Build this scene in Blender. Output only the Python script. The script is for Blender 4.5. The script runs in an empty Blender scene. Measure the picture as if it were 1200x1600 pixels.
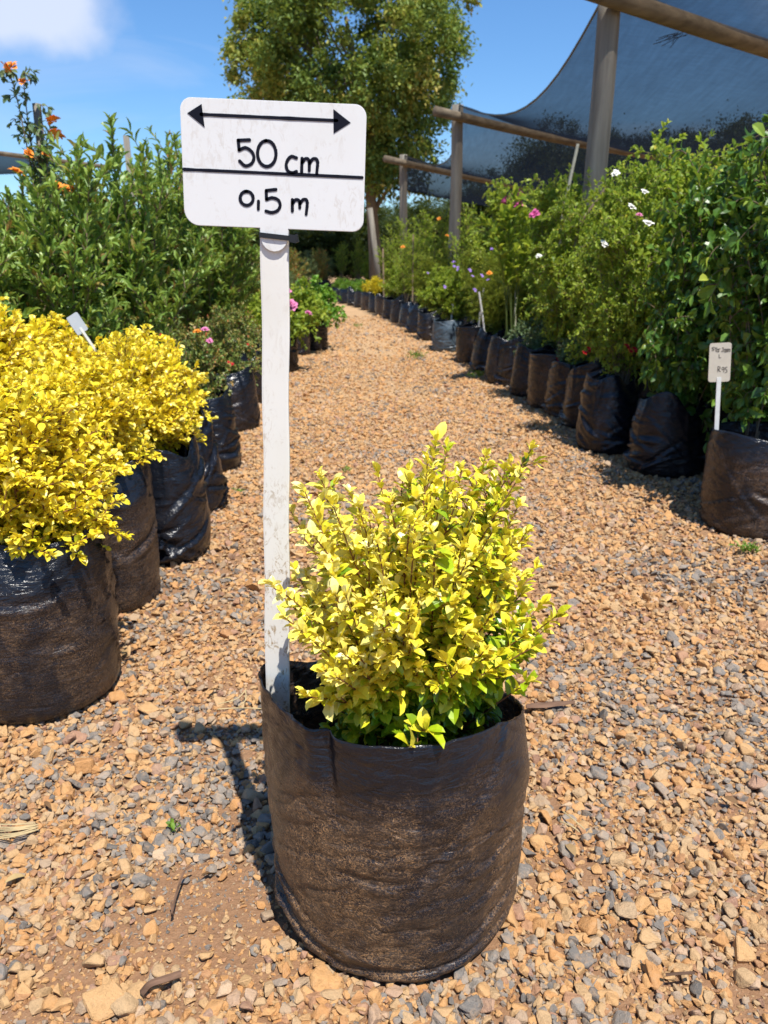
import bpy, bmesh, math
import numpy as np
from mathutils import Vector, Matrix, Quaternion
R_ = math.radians
scene = bpy.context.scene
col = scene.collection

# ------------------------------------------------------------------ camera, world, sun, exposure
CAM_H, PITCH, FPX = 1.15, R_(18.4), 1200.0
cam_d = bpy.data.cameras.new("camera"); cam = bpy.data.objects.new("camera", cam_d); col.objects.link(cam)
cam.location = (0, 0, CAM_H); cam.rotation_euler = (R_(90) - PITCH, 0, 0)
cam_d.sensor_fit = 'VERTICAL'; cam_d.sensor_height = 36; cam_d.lens = 36 * FPX / 1600
cam_d.clip_start = 0.02; cam_d.clip_end = 2000
cam_d.dof.use_dof = True; cam_d.dof.focus_distance = 1.32; cam_d.dof.aperture_fstop = 7.5
scene.camera = cam
scene.view_settings.view_transform = 'Standard'; scene.view_settings.look = 'None'
scene.view_settings.exposure = 0.7; scene.view_settings.gamma = 1
SUN = Vector((.225, -.46, 1.13)).normalized()
SUN_EL = math.asin(SUN.z); SUN_AZ = math.atan2(SUN.x, SUN.y)
sl = bpy.data.lights.new("sun", 'SUN'); sl.energy = 4.5; sl.angle = R_(0.53); sl.color = (1.0, .955, .88)
so = bpy.data.objects.new("sun", sl); col.objects.link(so); so.rotation_euler = SUN.to_track_quat('Z', 'Y').to_euler()

def pdir(px, py):
    u = (px - 600) / FPX; v = (800 - py) / FPX
    return Vector((u, math.cos(PITCH) + v * math.sin(PITCH), -math.sin(PITCH) + v * math.cos(PITCH)))
def P(px, py, Y):
    d = pdir(px, py); return Vector((0, 0, CAM_H)) + d * (Y / d.y)
def G(px, py, z=0.0):
    d = pdir(px, py); return Vector((0, 0, CAM_H)) + d * ((z - CAM_H) / d.z)

world = bpy.data.worlds.new("World"); scene.world = world; world.use_nodes = True
def build_world():
    nt = world.node_tree; N = nt.nodes; L = nt.links; N.clear()
    out = N.new('ShaderNodeOutputWorld'); bg = N.new('ShaderNodeBackground')
    sky = N.new('ShaderNodeTexSky'); sky.sky_type = 'NISHITA'; sky.sun_disc = False
    sky.sun_elevation = SUN_EL; sky.sun_rotation = SUN_AZ; sky.altitude = 300; sky.air_density = 1.0; sky.dust_density = .15; sky.ozone_density = 1.5
    tc = N.new('ShaderNodeTexCoord')
    # thin streaky cirrus
    mp = N.new('ShaderNodeMapping'); mp.inputs['Scale'].default_value = (1.1, 1.5, 4.5); mp.inputs['Rotation'].default_value = (.25, .2, .3)
    nz = N.new('ShaderNodeTexNoise'); nz.inputs['Scale'].default_value = 2.2; nz.inputs['Detail'].default_value = 7; nz.inputs['Roughness'].default_value = .55; nz.inputs['Distortion'].default_value = .6
    rp = N.new('ShaderNodeValToRGB'); rp.color_ramp.elements[0].position = .5; rp.color_ramp.elements[1].position = .82
    rp.color_ramp.elements[1].color = (.5, .5, .5, 1)
    L.new(tc.outputs['Generated'], mp.inputs[0]); L.new(mp.outputs[0], nz.inputs['Vector']); L.new(nz.outputs['Fac'], rp.inputs[0])
    # one cumulus in the upper left of the sky
    cdir = pdir(20, 5).normalized()
    dist = N.new('ShaderNodeVectorMath'); dist.operation = 'SUBTRACT'; dist.inputs[1].default_value = cdir
    sc = N.new('ShaderNodeVectorMath'); sc.operation = 'MULTIPLY'; sc.inputs[1].default_value = (1.0, 1.0, 1.9)
    ln = N.new('ShaderNodeVectorMath'); ln.operation = 'LENGTH'
    L.new(tc.outputs['Generated'], dist.inputs[0]); L.new(dist.outputs[0], sc.inputs[0]); L.new(sc.outputs[0], ln.inputs[0])
    n2 = N.new('ShaderNodeTexNoise'); n2.inputs['Scale'].default_value = 14; n2.inputs['Detail'].default_value = 6
    L.new(tc.outputs['Generated'], n2.inputs['Vector'])
    m1 = N.new('ShaderNodeMath'); m1.operation = 'MULTIPLY_ADD'; m1.inputs[1].default_value = .10; L.new(n2.outputs['Fac'], m1.inputs[0]); L.new(ln.outputs['Value'], m1.inputs[2])
    mr = N.new('ShaderNodeMapRange'); mr.interpolation_type = 'SMOOTHSTEP'
    mr.inputs['To Max'].default_value = .88; mr.inputs['From Min'].default_value = .172; mr.inputs['From Max'].default_value = .10; L.new(m1.outputs[0], mr.inputs['Value'])
    mx = N.new('ShaderNodeMath'); mx.operation = 'MAXIMUM'; L.new(rp.outputs[0], mx.inputs[0]); L.new(mr.outputs[0], mx.inputs[1])
    hs = N.new('ShaderNodeHueSaturation'); hs.inputs['Saturation'].default_value = 1.18; hs.inputs['Value'].default_value = 1.0
    L.new(sky.outputs[0], hs.inputs['Color'])
    sz = N.new('ShaderNodeSeparateXYZ'); L.new(tc.outputs['Generated'], sz.inputs[0])
    er = N.new('ShaderNodeValToRGB'); er.color_ramp.elements[0].position = .0; er.color_ramp.elements[0].color = (.58, .78, 1.0, 1); er.color_ramp.elements[1].position = .40; er.color_ramp.elements[1].color = (.86, 1.0, 1.12, 1); L.new(sz.outputs['Z'], er.inputs[0])
    tint = N.new('ShaderNodeMix'); tint.data_type = 'RGBA'; tint.blend_type = 'MULTIPLY'; tint.inputs['Factor'].default_value = 1; L.new(hs.outputs[0], tint.inputs['A']); L.new(er.outputs[0], tint.inputs['B'])
    mix = N.new('ShaderNodeMix'); mix.data_type = 'RGBA'
    L.new(mx.outputs[0], mix.inputs['Factor']); L.new(tint.outputs['Result'], mix.inputs['A']); mix.inputs['B'].default_value = (4.9, 5.4, 6.6, 1)
    L.new(mix.outputs['Result'], bg.inputs[0]); bg.inputs[1].default_value = .098
    L.new(bg.outputs[0], out.inputs[0])
build_world()

# ------------------------------------------------------------------ helpers
def tag(o, label=None, cat=None, group=None, kind=None):
    if label: o['label'] = label
    if cat: o['category'] = cat
    if group: o['group'] = group
    if kind: o['kind'] = kind
    return o
def empty(name, loc=(0, 0, 0), rz=0.0):
    o = bpy.data.objects.new(name, None); o.empty_display_size = .1
    o.location = loc; o.rotation_euler = (0, 0, rz); col.objects.link(o); return o
def obj(name, me, parent=None, loc=None):
    o = bpy.data.objects.new(name, me); col.objects.link(o)
    if parent: o.parent = parent
    if loc is not None: o.location = loc
    return o
def mesh(name, verts, faces, mat=None, smooth=False, attrs=None):
    """verts (n,3); faces: list of int arrays (k,3) or (k,4)."""
    verts = np.asarray(verts, dtype=np.float32); me = bpy.data.meshes.new(name)
    faces = [np.asarray(f, dtype=np.int32) for f in faces if len(f)]
    nl = sum(f.size for f in faces); nf = sum(len(f) for f in faces)
    me.vertices.add(len(verts)); me.vertices.foreach_set('co', verts.ravel())
    me.loops.add(nl); me.loops.foreach_set('vertex_index', np.concatenate([f.ravel() for f in faces]))
    tot = np.concatenate([np.full(len(f), f.shape[1], dtype=np.int32) for f in faces])
    st = np.concatenate([[0], np.cumsum(tot)[:-1]]).astype(np.int32)
    me.polygons.add(nf); me.polygons.foreach_set('loop_start', st)
    me.polygons.foreach_set('use_smooth', np.full(nf, bool(smooth)))
    for k, v in (attrs or {}).items():
        a = me.attributes.new(k, 'FLOAT', 'POINT'); a.data.foreach_set('value', np.asarray(v, dtype=np.float32))
    me.update(calc_edges=True); me.validate()
    if mat: me.materials.append(mat)
    return me
class MB:
    """collects pieces, then makes ONE mesh"""
    def __init__(s): s.v = []; s.f3 = []; s.f4 = []; s.n = 0; s.t = []
    def add(s, v, f3=None, f4=None, t=0.0):
        v = np.asarray(v, dtype=float).reshape(-1, 3); s.v.append(v)
        if f3 is not None and len(f3): s.f3.append(np.asarray(f3, dtype=int) + s.n)
        if f4 is not None and len(f4): s.f4.append(np.asarray(f4, dtype=int) + s.n)
        s.t.append(np.broadcast_to(np.asarray(t, dtype=float), (len(v),))); s.n += len(v)
    def make(s, name, mat, smooth=False):
        f = []
        if s.f3: f.append(np.concatenate(s.f3))
        if s.f4: f.append(np.concatenate(s.f4))
        return mesh(name, np.concatenate(s.v), f, mat, smooth, {'tone': np.concatenate(s.t)})
    def tube(s, pts, rad, k=6, caps=True, t=0.0):
        pts = np.asarray(pts, dtype=float); n = len(pts); rad = np.broadcast_to(np.asarray(rad, dtype=float), (n,))
        T = np.gradient(pts, axis=0); T /= np.linalg.norm(T, axis=1)[:, None] + 1e-12
        ref = np.array([0, 0, 1.0]) if abs(T[:, 2]).mean() < .8 else np.array([1.0, 0, 0])
        A = np.cross(T, ref); A /= np.linalg.norm(A, axis=1)[:, None] + 1e-12; B = np.cross(T, A)
        th = np.linspace(0, 2 * np.pi, k, endpoint=False)
        v = pts[:, None, :] + rad[:, None, None] * (np.cos(th)[None, :, None] * A[:, None, :] + np.sin(th)[None, :, None] * B[:, None, :])
        i = np.arange(n - 1)[:, None] * k; j = np.arange(k)[None, :]; j2 = (j + 1) % k
        f4 = np.stack([i + j, i + j2, i + k + j2, i + k + j], -1).reshape(-1, 4)
        v = v.reshape(-1, 3); f3 = None
        if caps:
            v = np.vstack([v, pts[0], pts[-1]]); a = np.arange(k); b = (a + 1) % k
            f3 = np.vstack([np.stack([b, a, np.full(k, n * k)], -1), np.stack([a + (n - 1) * k, b + (n - 1) * k, np.full(k, n * k + 1)], -1)])
        s.add(v, f3, f4, t)
    def box(s, c, d, M=None, t=0.0):
        x, y, z = np.asarray(d) / 2.0
        v = np.array([[-x, -y, -z], [x, -y, -z], [x, y, -z], [-x, y, -z], [-x, -y, z], [x, -y, z], [x, y, z], [-x, y, z]])
        if M is not None: v = v @ np.array(M.to_3x3()).T
        s.add(v + np.asarray(c), None, [[0, 3, 2, 1], [4, 5, 6, 7], [0, 1, 5, 4], [1, 2, 6, 5], [2, 3, 7, 6], [3, 0, 4, 7]], t)
def catmull(pts, n=6):
    p = np.asarray(pts, dtype=float); q = np.vstack([2 * p[0] - p[1], p, 2 * p[-1] - p[-2]]); out = []
    for i in range(1, len(q) - 2):
        for t in np.linspace(0, 1, n, endpoint=False):
            out.append(.5 * ((2 * q[i]) + (-q[i - 1] + q[i + 1]) * t + (2 * q[i - 1] - 5 * q[i] + 4 * q[i + 1] - q[i + 2]) * t * t + (-q[i - 1] + 3 * q[i] - 3 * q[i + 1] + q[i + 2]) * t ** 3))
    out.append(p[-1]); return np.array(out)
def vnoise(x, y, seed=0, octaves=4):
    r = np.random.default_rng(seed); s = np.zeros_like(x, dtype=float); a = 1.0; f = 1.0
    for o in range(octaves):
        for k in range(4):
            an = r.uniform(0, 2 * np.pi); ph = r.uniform(0, 6.28); ff = f * r.uniform(.7, 1.4)
            s += a * .25 * np.sin(ff * (x * math.cos(an) + y * math.sin(an)) + ph)
        a *= .55; f *= 2.1
    return s

# ------------------------------------------------------------------ materials
def newmat(name):
    m = bpy.data.materials.new(name); m.use_nodes = True; nt = m.node_tree; nt.nodes.clear()
    out = nt.nodes.new('ShaderNodeOutputMaterial'); return m, nt, nt.nodes, nt.links, out
def ramp(N, stops, interp='LINEAR'):
    r = N.new('ShaderNodeValToRGB'); e = r.color_ramp.elements; r.color_ramp.interpolation = interp
    while len(e) < len(stops): e.new(.5)
    for i, (p, c) in enumerate(stops):
        e[i].position = p; e[i].color = (c[0], c[1], c[2], 1) if not np.isscalar(c) else (c, c, c, 1)
    return r
def noise(N, L, vec, scale, detail=4, rough=.55, dist=0.0, mscale=None):
    if mscale is not None:
        mp = N.new('ShaderNodeMapping'); mp.inputs['Scale'].default_value = mscale; L.new(vec, mp.inputs[0]); vec = mp.outputs[0]
    n = N.new('ShaderNodeTexNoise'); n.inputs['Scale'].default_value = scale; n.inputs['Detail'].default_value = detail
    n.inputs['Roughness'].default_value = rough; n.inputs['Distortion'].default_value = dist; L.new(vec, n.inputs['Vector']); return n
def mixc(N, L, fac, a, b, mode='MIX'):
    m = N.new('ShaderNodeMix'); m.data_type = 'RGBA'; m.blend_type = mode
    for s, v in (('Factor', fac), ('A', a), ('B', b)):
        if isinstance(v, bpy.types.NodeSocket): L.new(v, m.inputs[s])
        elif s == 'Factor': m.inputs[s].default_value = v
        else: m.inputs[s].default_value = (*v, 1) if len(v) == 3 else v
    return m.outputs['Result']
def math_(N, L, op, a, b=0.0, c=None):
    m = N.new('ShaderNodeMath'); m.operation = op
    for i, v in enumerate((a, b, c)):
        if v is None: continue
        if isinstance(v, bpy.types.NodeSocket): L.new(v, m.inputs[i])
        else: m.inputs[i].default_value = v
    return m.outputs[0]
def bump(N, L, h, strength, dist=.01):
    b = N.new('ShaderNodeBump'); b.inputs['Strength'].default_value = strength; b.inputs['Distance'].default_value = dist; L.new(h, b.inputs['Height']); return b

def leaf_mat(name, stops, rough=.42, transl=.3, spec=.4, tint=(.45, .5, .03)):
    m, nt, N, L, out = newmat(name)
    at = N.new('ShaderNodeAttribute'); at.attribute_name = 'tone'
    tc = N.new('ShaderNodeTexCoord'); nz = noise(N, L, tc.outputs['Object'], 60, 2)
    f = math_(N, L, 'MULTIPLY_ADD', nz.outputs['Fac'], .16, math_(N, L, 'SUBTRACT', at.outputs['Fac'], .08))
    r = ramp(N, stops); L.new(f, r.inputs[0])
    p = N.new('ShaderNodeBsdfPrincipled'); p.inputs['Roughness'].default_value = rough; p.inputs['Specular IOR Level'].default_value = spec
    L.new(r.outputs[0], p.inputs['Base Color'])
    t = N.new('ShaderNodeBsdfTranslucent'); tcx = mixc(N, L, .35, r.outputs[0], tint, 'MIX'); L.new(tcx, t.inputs[0])
    mx = N.new('ShaderNodeMixShader'); mx.inputs[0].default_value = transl; L.new(p.outputs[0], mx.inputs[1]); L.new(t.outputs[0], mx.inputs[2])
    L.new(mx.outputs[0], out.inputs[0]); return m
def plain_mat(name, c, rough=.6, var=.15, scale=30, spec=.3, c2=None, stretch=None, bmp=0.0):
    m, nt, N, L, out = newmat(name); tc = N.new('ShaderNodeTexCoord')
    nz = noise(N, L, tc.outputs['Object'], scale, 6, .6, .2, stretch)
    c2 = c2 or tuple(x * (1 - 2 * var) for x in c)
    r = ramp(N, [(.3, c2), (.7, c)]); L.new(nz.outputs['Fac'], r.inputs[0])
    p = N.new('ShaderNodeBsdfPrincipled'); p.inputs['Roughness'].default_value = rough; p.inputs['Specular IOR Level'].default_value = spec
    L.new(r.outputs[0], p.inputs['Base Color'])
    if bmp: L.new(bump(N, L, nz.outputs['Fac'], bmp, .006).outputs[0], p.inputs['Normal'])
    L.new(p.outputs[0], out.inputs[0]); return m

def bag_mat(name, dirt, clean_top, seed):
    """black polythene film with dried potting mud; dirt 0..1"""
    m, nt, N, L, out = newmat(name); tc = N.new('ShaderNodeTexCoord')
    mp = N.new('ShaderNodeMapping'); mp.inputs['Location'].default_value = (seed * 3.1, seed * 1.7, seed); L.new(tc.outputs['Object'], mp.inputs[0]); V = mp.outputs[0]
    big = noise(N, L, V, 5, 4, .6, .5); mid = noise(N, L, V, 22, 5, .7, .3, (1, 1, .8))
    fib = noise(N, L, V, 150, 5, .72, 2.6, (1, 1, 1.7)); fib2 = noise(N, L, V, 80, 6, .8, 3.0); smear = noise(N, L, V, 9, 3, .5, .4, (1, 1, .3))
    sep = N.new('ShaderNodeSeparateXYZ'); L.new(tc.outputs['Object'], sep.inputs[0])
    zr = N.new('ShaderNodeMapRange'); zr.inputs['From Min'].default_value = clean_top - .12; zr.inputs['From Max'].default_value = clean_top; zr.inputs['To Min'].default_value = 1; zr.inputs['To Max'].default_value = .03
    wob = math_(N, L, 'MULTIPLY_ADD', big.outputs['Fac'], .26, math_(N, L, 'SUBTRACT', sep.outputs['Z'], .13)); L.new(wob, zr.inputs['Value'])
    cov = math_(N, L, 'MULTIPLY', zr.outputs[0], dirt)
    cov = math_(N, L, 'MULTIPLY', cov, math_(N, L, 'MULTIPLY_ADD', ramp_out(N, L, smear.outputs['Fac'], .40, .56), .75, .25))
    film = math_(N, L, 'MULTIPLY', ramp_out(N, L, mid.outputs['Fac'], .36, .68), cov)
    def squig(sc, w, st):   # thin squiggly fibres of dried mud
        n_ = noise(N, L, V, sc, 2, .5, 1.6, st); d_ = math_(N, L, 'ABSOLUTE', math_(N, L, 'SUBTRACT', n_.outputs['Fac'], .5)); return ramp_out(N, L, d_, w, w * .25)
    sq = math_(N, L, 'MAXIMUM', squig(62, .034, (1, 1, 1.5)), squig(105, .03, (1, 1, 1)))                       # thin dusty film
    spk0 = math_(N, L, 'MULTIPLY', ramp_out(N, L, fib.outputs['Fac'], .54, .61), ramp_out(N, L, mid.outputs['Fac'], .2, .6))
    spk1 = math_(N, L, 'MULTIPLY', ramp_out(N, L, fib2.outputs['Fac'], .57, .63), .85)
    spk = math_(N, L, 'MULTIPLY', math_(N, L, 'MAXIMUM', math_(N, L, 'MULTIPLY', spk0, .6), math_(N, L, 'MULTIPLY', sq, ramp_out(N, L, fib2.outputs['Fac'], .40, .60))), cov)
    c0 = mixc(N, L, math_(N, L, 'MULTIPLY', film, .7), (.006, .008, .013), (.062, .041, .027))
    c1 = mixc(N, L, spk, c0, (.40, .22, .095))
    lt = noise(N, L, V, 160, 3, .6, 1.0); c2 = mixc(N, L, math_(N, L, 'MULTIPLY', ramp_out(N, L, lt.outputs['Fac'], .62, .75), math_(N, L, 'MULTIPLY', cov, .45)), c1, (.30, .26, .22))
    p = N.new('ShaderNodeBsdfPrincipled'); L.new(c2, p.inputs['Base Color'])
    rg = math_(N, L, 'ADD', math_(N, L, 'MULTIPLY', film, .30), math_(N, L, 'MULTIPLY_ADD', spk, .25, .22)); L.new(rg, p.inputs['Roughness'])
    p.inputs['Specular IOR Level'].default_value = .42
    wr = noise(N, L, V, 9, 3, .5, 1.2, (1, 1, 2.4)); wr2 = noise(N, L, V, 26, 4, .55, 1.6, (1, 1, 3.2))
    h = math_(N, L, 'ADD', math_(N, L, 'MULTIPLY', wr.outputs['Fac'], 1.0), math_(N, L, 'MULTIPLY_ADD', wr2.outputs['Fac'], .42, math_(N, L, 'MULTIPLY', spk, .05)))
    L.new(bump(N, L, h, .6, .013).outputs[0], p.inputs['Normal']); L.new(p.outputs[0], out.inputs[0]); return m
def ramp_out(N, L, s, a, b):
    r = N.new('ShaderNodeMapRange'); r.interpolation_type = 'SMOOTHSTEP'; r.inputs['From Min'].default_value = a; r.inputs['From Max'].default_value = b; L.new(s, r.inputs['Value']); return r.outputs[0]

M = {}
M['bag_front'] = bag_mat('bag film muddy', 1.0, .42, 1)
M['bag_dusty'] = bag_mat('bag film dusty', .5, .40, 2)
M['bag_clean'] = bag_mat('bag film clean', .05, .34, 3)
M['bag_mid'] = bag_mat('bag film part dusty', .16, .36, 5)
M['bag_blue'] = plain_mat('bag film bluish grey', (.09, .13, .17), .4, .3, 12, .5)
M['soil_mix'] = plain_mat('potting soil', (.055, .032, .018), .95, .3, 80, .1, bmp=.8)
M['gold'] = leaf_mat('golden leaves', [(0, (.05, .115, .01)), (.20, (.16, .27, .014)), (.36, (.52, .54, .02)), (.55, (.86, .69, .025)), (.82, (.90, .75, .06)), (1, (.92, .83, .25))], .34, .28, .5, (.85, .72, .05))
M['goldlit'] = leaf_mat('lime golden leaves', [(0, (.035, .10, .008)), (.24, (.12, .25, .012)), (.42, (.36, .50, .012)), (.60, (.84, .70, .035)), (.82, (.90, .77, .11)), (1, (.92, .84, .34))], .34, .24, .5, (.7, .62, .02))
M['tall'] = leaf_mat('fresh green leaves', [(0, (.06, .13, .022)), (.5, (.18, .30, .05)), (.85, (.34, .45, .09)), (1, (.30, .15, .05))], .42, .3, .4)
M['redtip'] = leaf_mat('red tipped leaves', [(0, (.07, .15, .03)), (.5, (.19, .26, .06)), (.75, (.32, .25, .06)), (1, (.45, .13, .05))], .42, .25, .35)
M['rose'] = leaf_mat('rose leaves', [(0, (.10, .18, .025)), (.5, (.25, .36, .04)), (.85, (.42, .50, .06)), (1, (.58, .50, .08))], .42, .48, .3, (.5, .55, .03))
M['jasmine'] = leaf_mat('glossy climber leaves', [(0, (.02, .065, .012)), (.5, (.08, .18, .025)), (.85, (.20, .33, .04)), (1, (.36, .42, .06))], .36, .3, .4)
M['wisp'] = leaf_mat('feathery leaves', [(0, (.12, .17, .025)), (.5, (.26, .32, .04)), (1, (.44, .42, .07))], .5, .4, .2)
M['grey'] = leaf_mat('grey green leaves', [(0, (.06, .11, .05)), (.5, (.12, .19, .085)), (1, (.2, .26, .12))], .5, .3, .3)
M['bright'] = leaf_mat('bright green leaves', [(0, (.06, .16, .015)), (.5, (.13, .30, .025)), (1, (.24, .40, .04))], .45, .35, .3)
M['fargold'] = leaf_mat('far yellow leaves', [(0, (.3, .32, .02)), (.5, (.66, .52, .015)), (1, (.8, .62, .03))], .45, .3, .3)
M['tree'] = leaf_mat('tree leaves', [(0, (.055, .115, .026)), (.5, (.165, .245, .05)), (.8, (.32, .34, .065)), (1, (.52, .41, .10))], .5, .32, .25)
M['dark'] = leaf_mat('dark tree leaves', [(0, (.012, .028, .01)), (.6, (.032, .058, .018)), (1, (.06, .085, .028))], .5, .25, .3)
M['stem_red'] = plain_mat('reddish twig bark', (.24, .10, .045), .7)
M['stem'] = plain_mat('brown twig bark', (.20, .145, .09), .8)
M['stem_green'] = plain_mat('green stem', (.12, .17, .04), .6)
M['bark'] = plain_mat('tree bark', (.26, .20, .14), .9, .3, 8, .1, None, (1, 1, .2), .6)
M['pole'] = plain_mat('weathered gum pole', (.27, .245, .20), .85, .3, 14, .15, (.13, .115, .095), (1, 1, .07), .5)
M['rail'] = plain_mat('weathered rail', (.21, .165, .11), .85, .3, 14, .15, (.085, .065, .045), (.2, 1, 1), .5)
M['stake'] = plain_mat('planed timber stake', (.42, .30, .2), .8, .2, 30, .2, None, (1, 1, .1))
M['white_stick'] = plain_mat('white plastic stick', (.66, .66, .62), .5, .1)
M['bamboo'] = plain_mat('cane', (.40, .38, .30), .7, .15)
M['blackplastic'] = plain_mat('black nylon', (.012, .012, .014), .32, .1, spec=.5)
M['ink'] = plain_mat('marker ink', (.007, .008, .016), .6, .1, spec=.12)
M['greyink'] = plain_mat('faded ink', (.09, .075, .06), .6, .1)
M['p_white'] = plain_mat('white petals', (.80, .78, .72), .6, .05)
M['p_pink'] = plain_mat('pink petals', (.72, .22, .42), .6, .1)
M['p_mag'] = plain_mat('magenta petals', (.60, .10, .30), .6, .1)
M['p_red'] = plain_mat('red petals', (.55, .012, .02), .5, .1)
M['p_orange'] = plain_mat('orange petals', (.80, .28, .03), .6, .1)
M['p_violet'] = plain_mat('violet petals', (.30, .18, .55), .6, .1)
M['p_yellow'] = plain_mat('yellow petals', (.75, .55, .03), .6, .1)
M['straw'] = plain_mat('dry straw', (.55, .42, .22), .8, .2)
M['deadwood'] = plain_mat('dead wood', (.22, .13, .085), .85, .3, 40, .1, None, (.15, 1, 1), .5)
M['grass'] = leaf_mat('weed leaves', [(0, (.08, .17, .02)), (1, (.2, .33, .04))], .5, .3, .3)

def stained_white(name, amount, c1, c2):
    m, nt, N, L, out = newmat(name); tc = N.new('ShaderNodeTexCoord'); V = tc.outputs['Object']
    sep = N.new('ShaderNodeSeparateXYZ'); L.new(V, sep.inputs[0])
    a = noise(N, L, V, 14, 6, .65, .6); b = noise(N, L, V, 90, 5, .7, 1.5, (1, 1, .5)); c = noise(N, L, V, 5, 3)
    low = N.new('ShaderNodeMapRange'); low.inputs['From Min'].default_value = .62; low.inputs['From Max'].default_value = .12; low.inputs['To Min'].default_value = .15; low.inputs['To Max'].default_value = 1.3; L.new(sep.outputs['Z'], low.inputs['Value'])
    sp = math_(N, L, 'MULTIPLY', math_(N, L, 'MULTIPLY', ramp_out(N, L, b.outputs['Fac'], .50, .62), ramp_out(N, L, a.outputs['Fac'], .42, .60)), math_(N, L, 'MULTIPLY', low.outputs[0], amount))
    base = mixc(N, L, math_(N, L, 'MULTIPLY', ramp_out(N, L, c.outputs['Fac'], .45, .75), .5), c1, c2)
    cc = mixc(N, L, sp, base, (.34, .24, .13))
    p = N.new('ShaderNodeBsdfPrincipled'); p.inputs['Roughness'].default_value = .5; p.inputs['Specular IOR Level'].default_value = .35; L.new(cc, p.inputs['Base Color'])
    L.new(p.outputs[0], out.inputs[0]); return m
M['sign'] = stained_white('stained white plastic', .16, (.70, .70, .685), (.63, .615, .565))
M['post'] = stained_white('muddy white plastic', 1.0, (.72, .70, .645), (.62, .58, .50))

def ground_mat():
    m, nt, N, L, out = newmat('soil and sand'); tc = N.new('ShaderNodeTexCoord'); V = tc.outputs['Object']
    a = noise(N, L, V, 1.3, 5, .6, .4); b = noise(N, L, V, 28, 6, .7); c = noise(N, L, V, 240, 4, .7)
    vo = N.new('ShaderNodeTexVoronoi'); vo.inputs['Scale'].default_value = 46; L.new(V, vo.inputs['Vector'])
    sep = N.new('ShaderNodeSeparateXYZ'); L.new(V, sep.inputs[0])
    sand = N.new('ShaderNodeMapRange'); sand.inputs['From Min'].default_value = 2.6; sand.inputs['From Max'].default_value = 6; L.new(sep.outputs['Y'], sand.inputs['Value'])
    soil = mixc(N, L, b.outputs['Fac'], (.20, .105, .055), (.37, .215, .12))
    sandc = mixc(N, L, b.outputs['Fac'], (.38, .235, .125), (.52, .345, .19))
    cc = mixc(N, L, sand.outputs[0], soil, sandc)
    cc = mixc(N, L, math_(N, L, 'MULTIPLY', ramp_out(N, L, a.outputs['Fac'], .5, .7), .4), cc, (.30, .185, .105))
    cc = mixc(N, L, math_(N, L, 'MULTIPLY', ramp_out(N, L, c.outputs['Fac'], .55, .75), .5), cc, (.55, .40, .25))
    p = N.new('ShaderNodeBsdfPrincipled'); p.inputs['Roughness'].default_value = .95; p.inputs['Specular IOR Level'].default_value = .1; L.new(cc, p.inputs['Base Color'])
    h = math_(N, L, 'ADD', math_(N, L, 'MULTIPLY', b.outputs['Fac'], 1.0), math_(N, L, 'MULTIPLY_ADD', c.outputs['Fac'], .25, math_(N, L, 'MULTIPLY', vo.outputs['Distance'], -.3)))
    L.new(bump(N, L, h, .8, .02).outputs[0], p.inputs['Normal']); L.new(p.outputs[0], out.inputs[0]); return m
M['ground'] = ground_mat()
def stone_mat():
    m, nt, N, L, out = newmat('crushed stone'); tc = N.new('ShaderNodeTexCoord'); V = tc.outputs['Object']
    at = N.new('ShaderNodeAttribute'); at.attribute_name = 'tone'
    r = ramp(N, [(0, (.135, .122, .108)), (.10, (.205, .182, .158)), (.20, (.28, .238, .195)), (.26, (.33, .245, .175)), (.38, (.44, .295, .16)), (.55, (.48, .295, .138)), (.72, (.50, .272, .11)), (.86, (.44, .22, .084)), (.94, (.33, .19, .13)), (1, (.51, .365, .235))]); L.new(at.outputs['Fac'], r.inputs[0])
    a = noise(N, L, V, 75, 5, .65); b = noise(N, L, V, 420, 4, .7)
    v = math_(N, L, 'MULTIPLY_ADD', a.outputs['Fac'], .9, math_(N, L, 'MULTIPLY_ADD', b.outputs['Fac'], .7, .22))
    hs = N.new('ShaderNodeHueSaturation'); L.new(r.outputs[0], hs.inputs['Color']); L.new(v, hs.inputs['Value'])
    dust = mixc(N, L, math_(N, L, 'MULTIPLY', ramp_out(N, L, a.outputs['Fac'], .45, .7), .45), hs.outputs[0], (.38, .235, .125))
    p = N.new('ShaderNodeBsdfPrincipled'); p.inputs['Roughness'].default_value = .85; p.inputs['Specular IOR Level'].default_value = .2; L.new(dust, p.inputs['Base Color'])
    h = math_(N, L, 'MULTIPLY_ADD', b.outputs['Fac'], .35, a.outputs['Fac']); L.new(bump(N, L, h, .9, .006).outputs[0], p.inputs['Normal'])
    L.new(p.outputs[0], out.inputs[0]); return m
M['stone'] = stone_mat()
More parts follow.
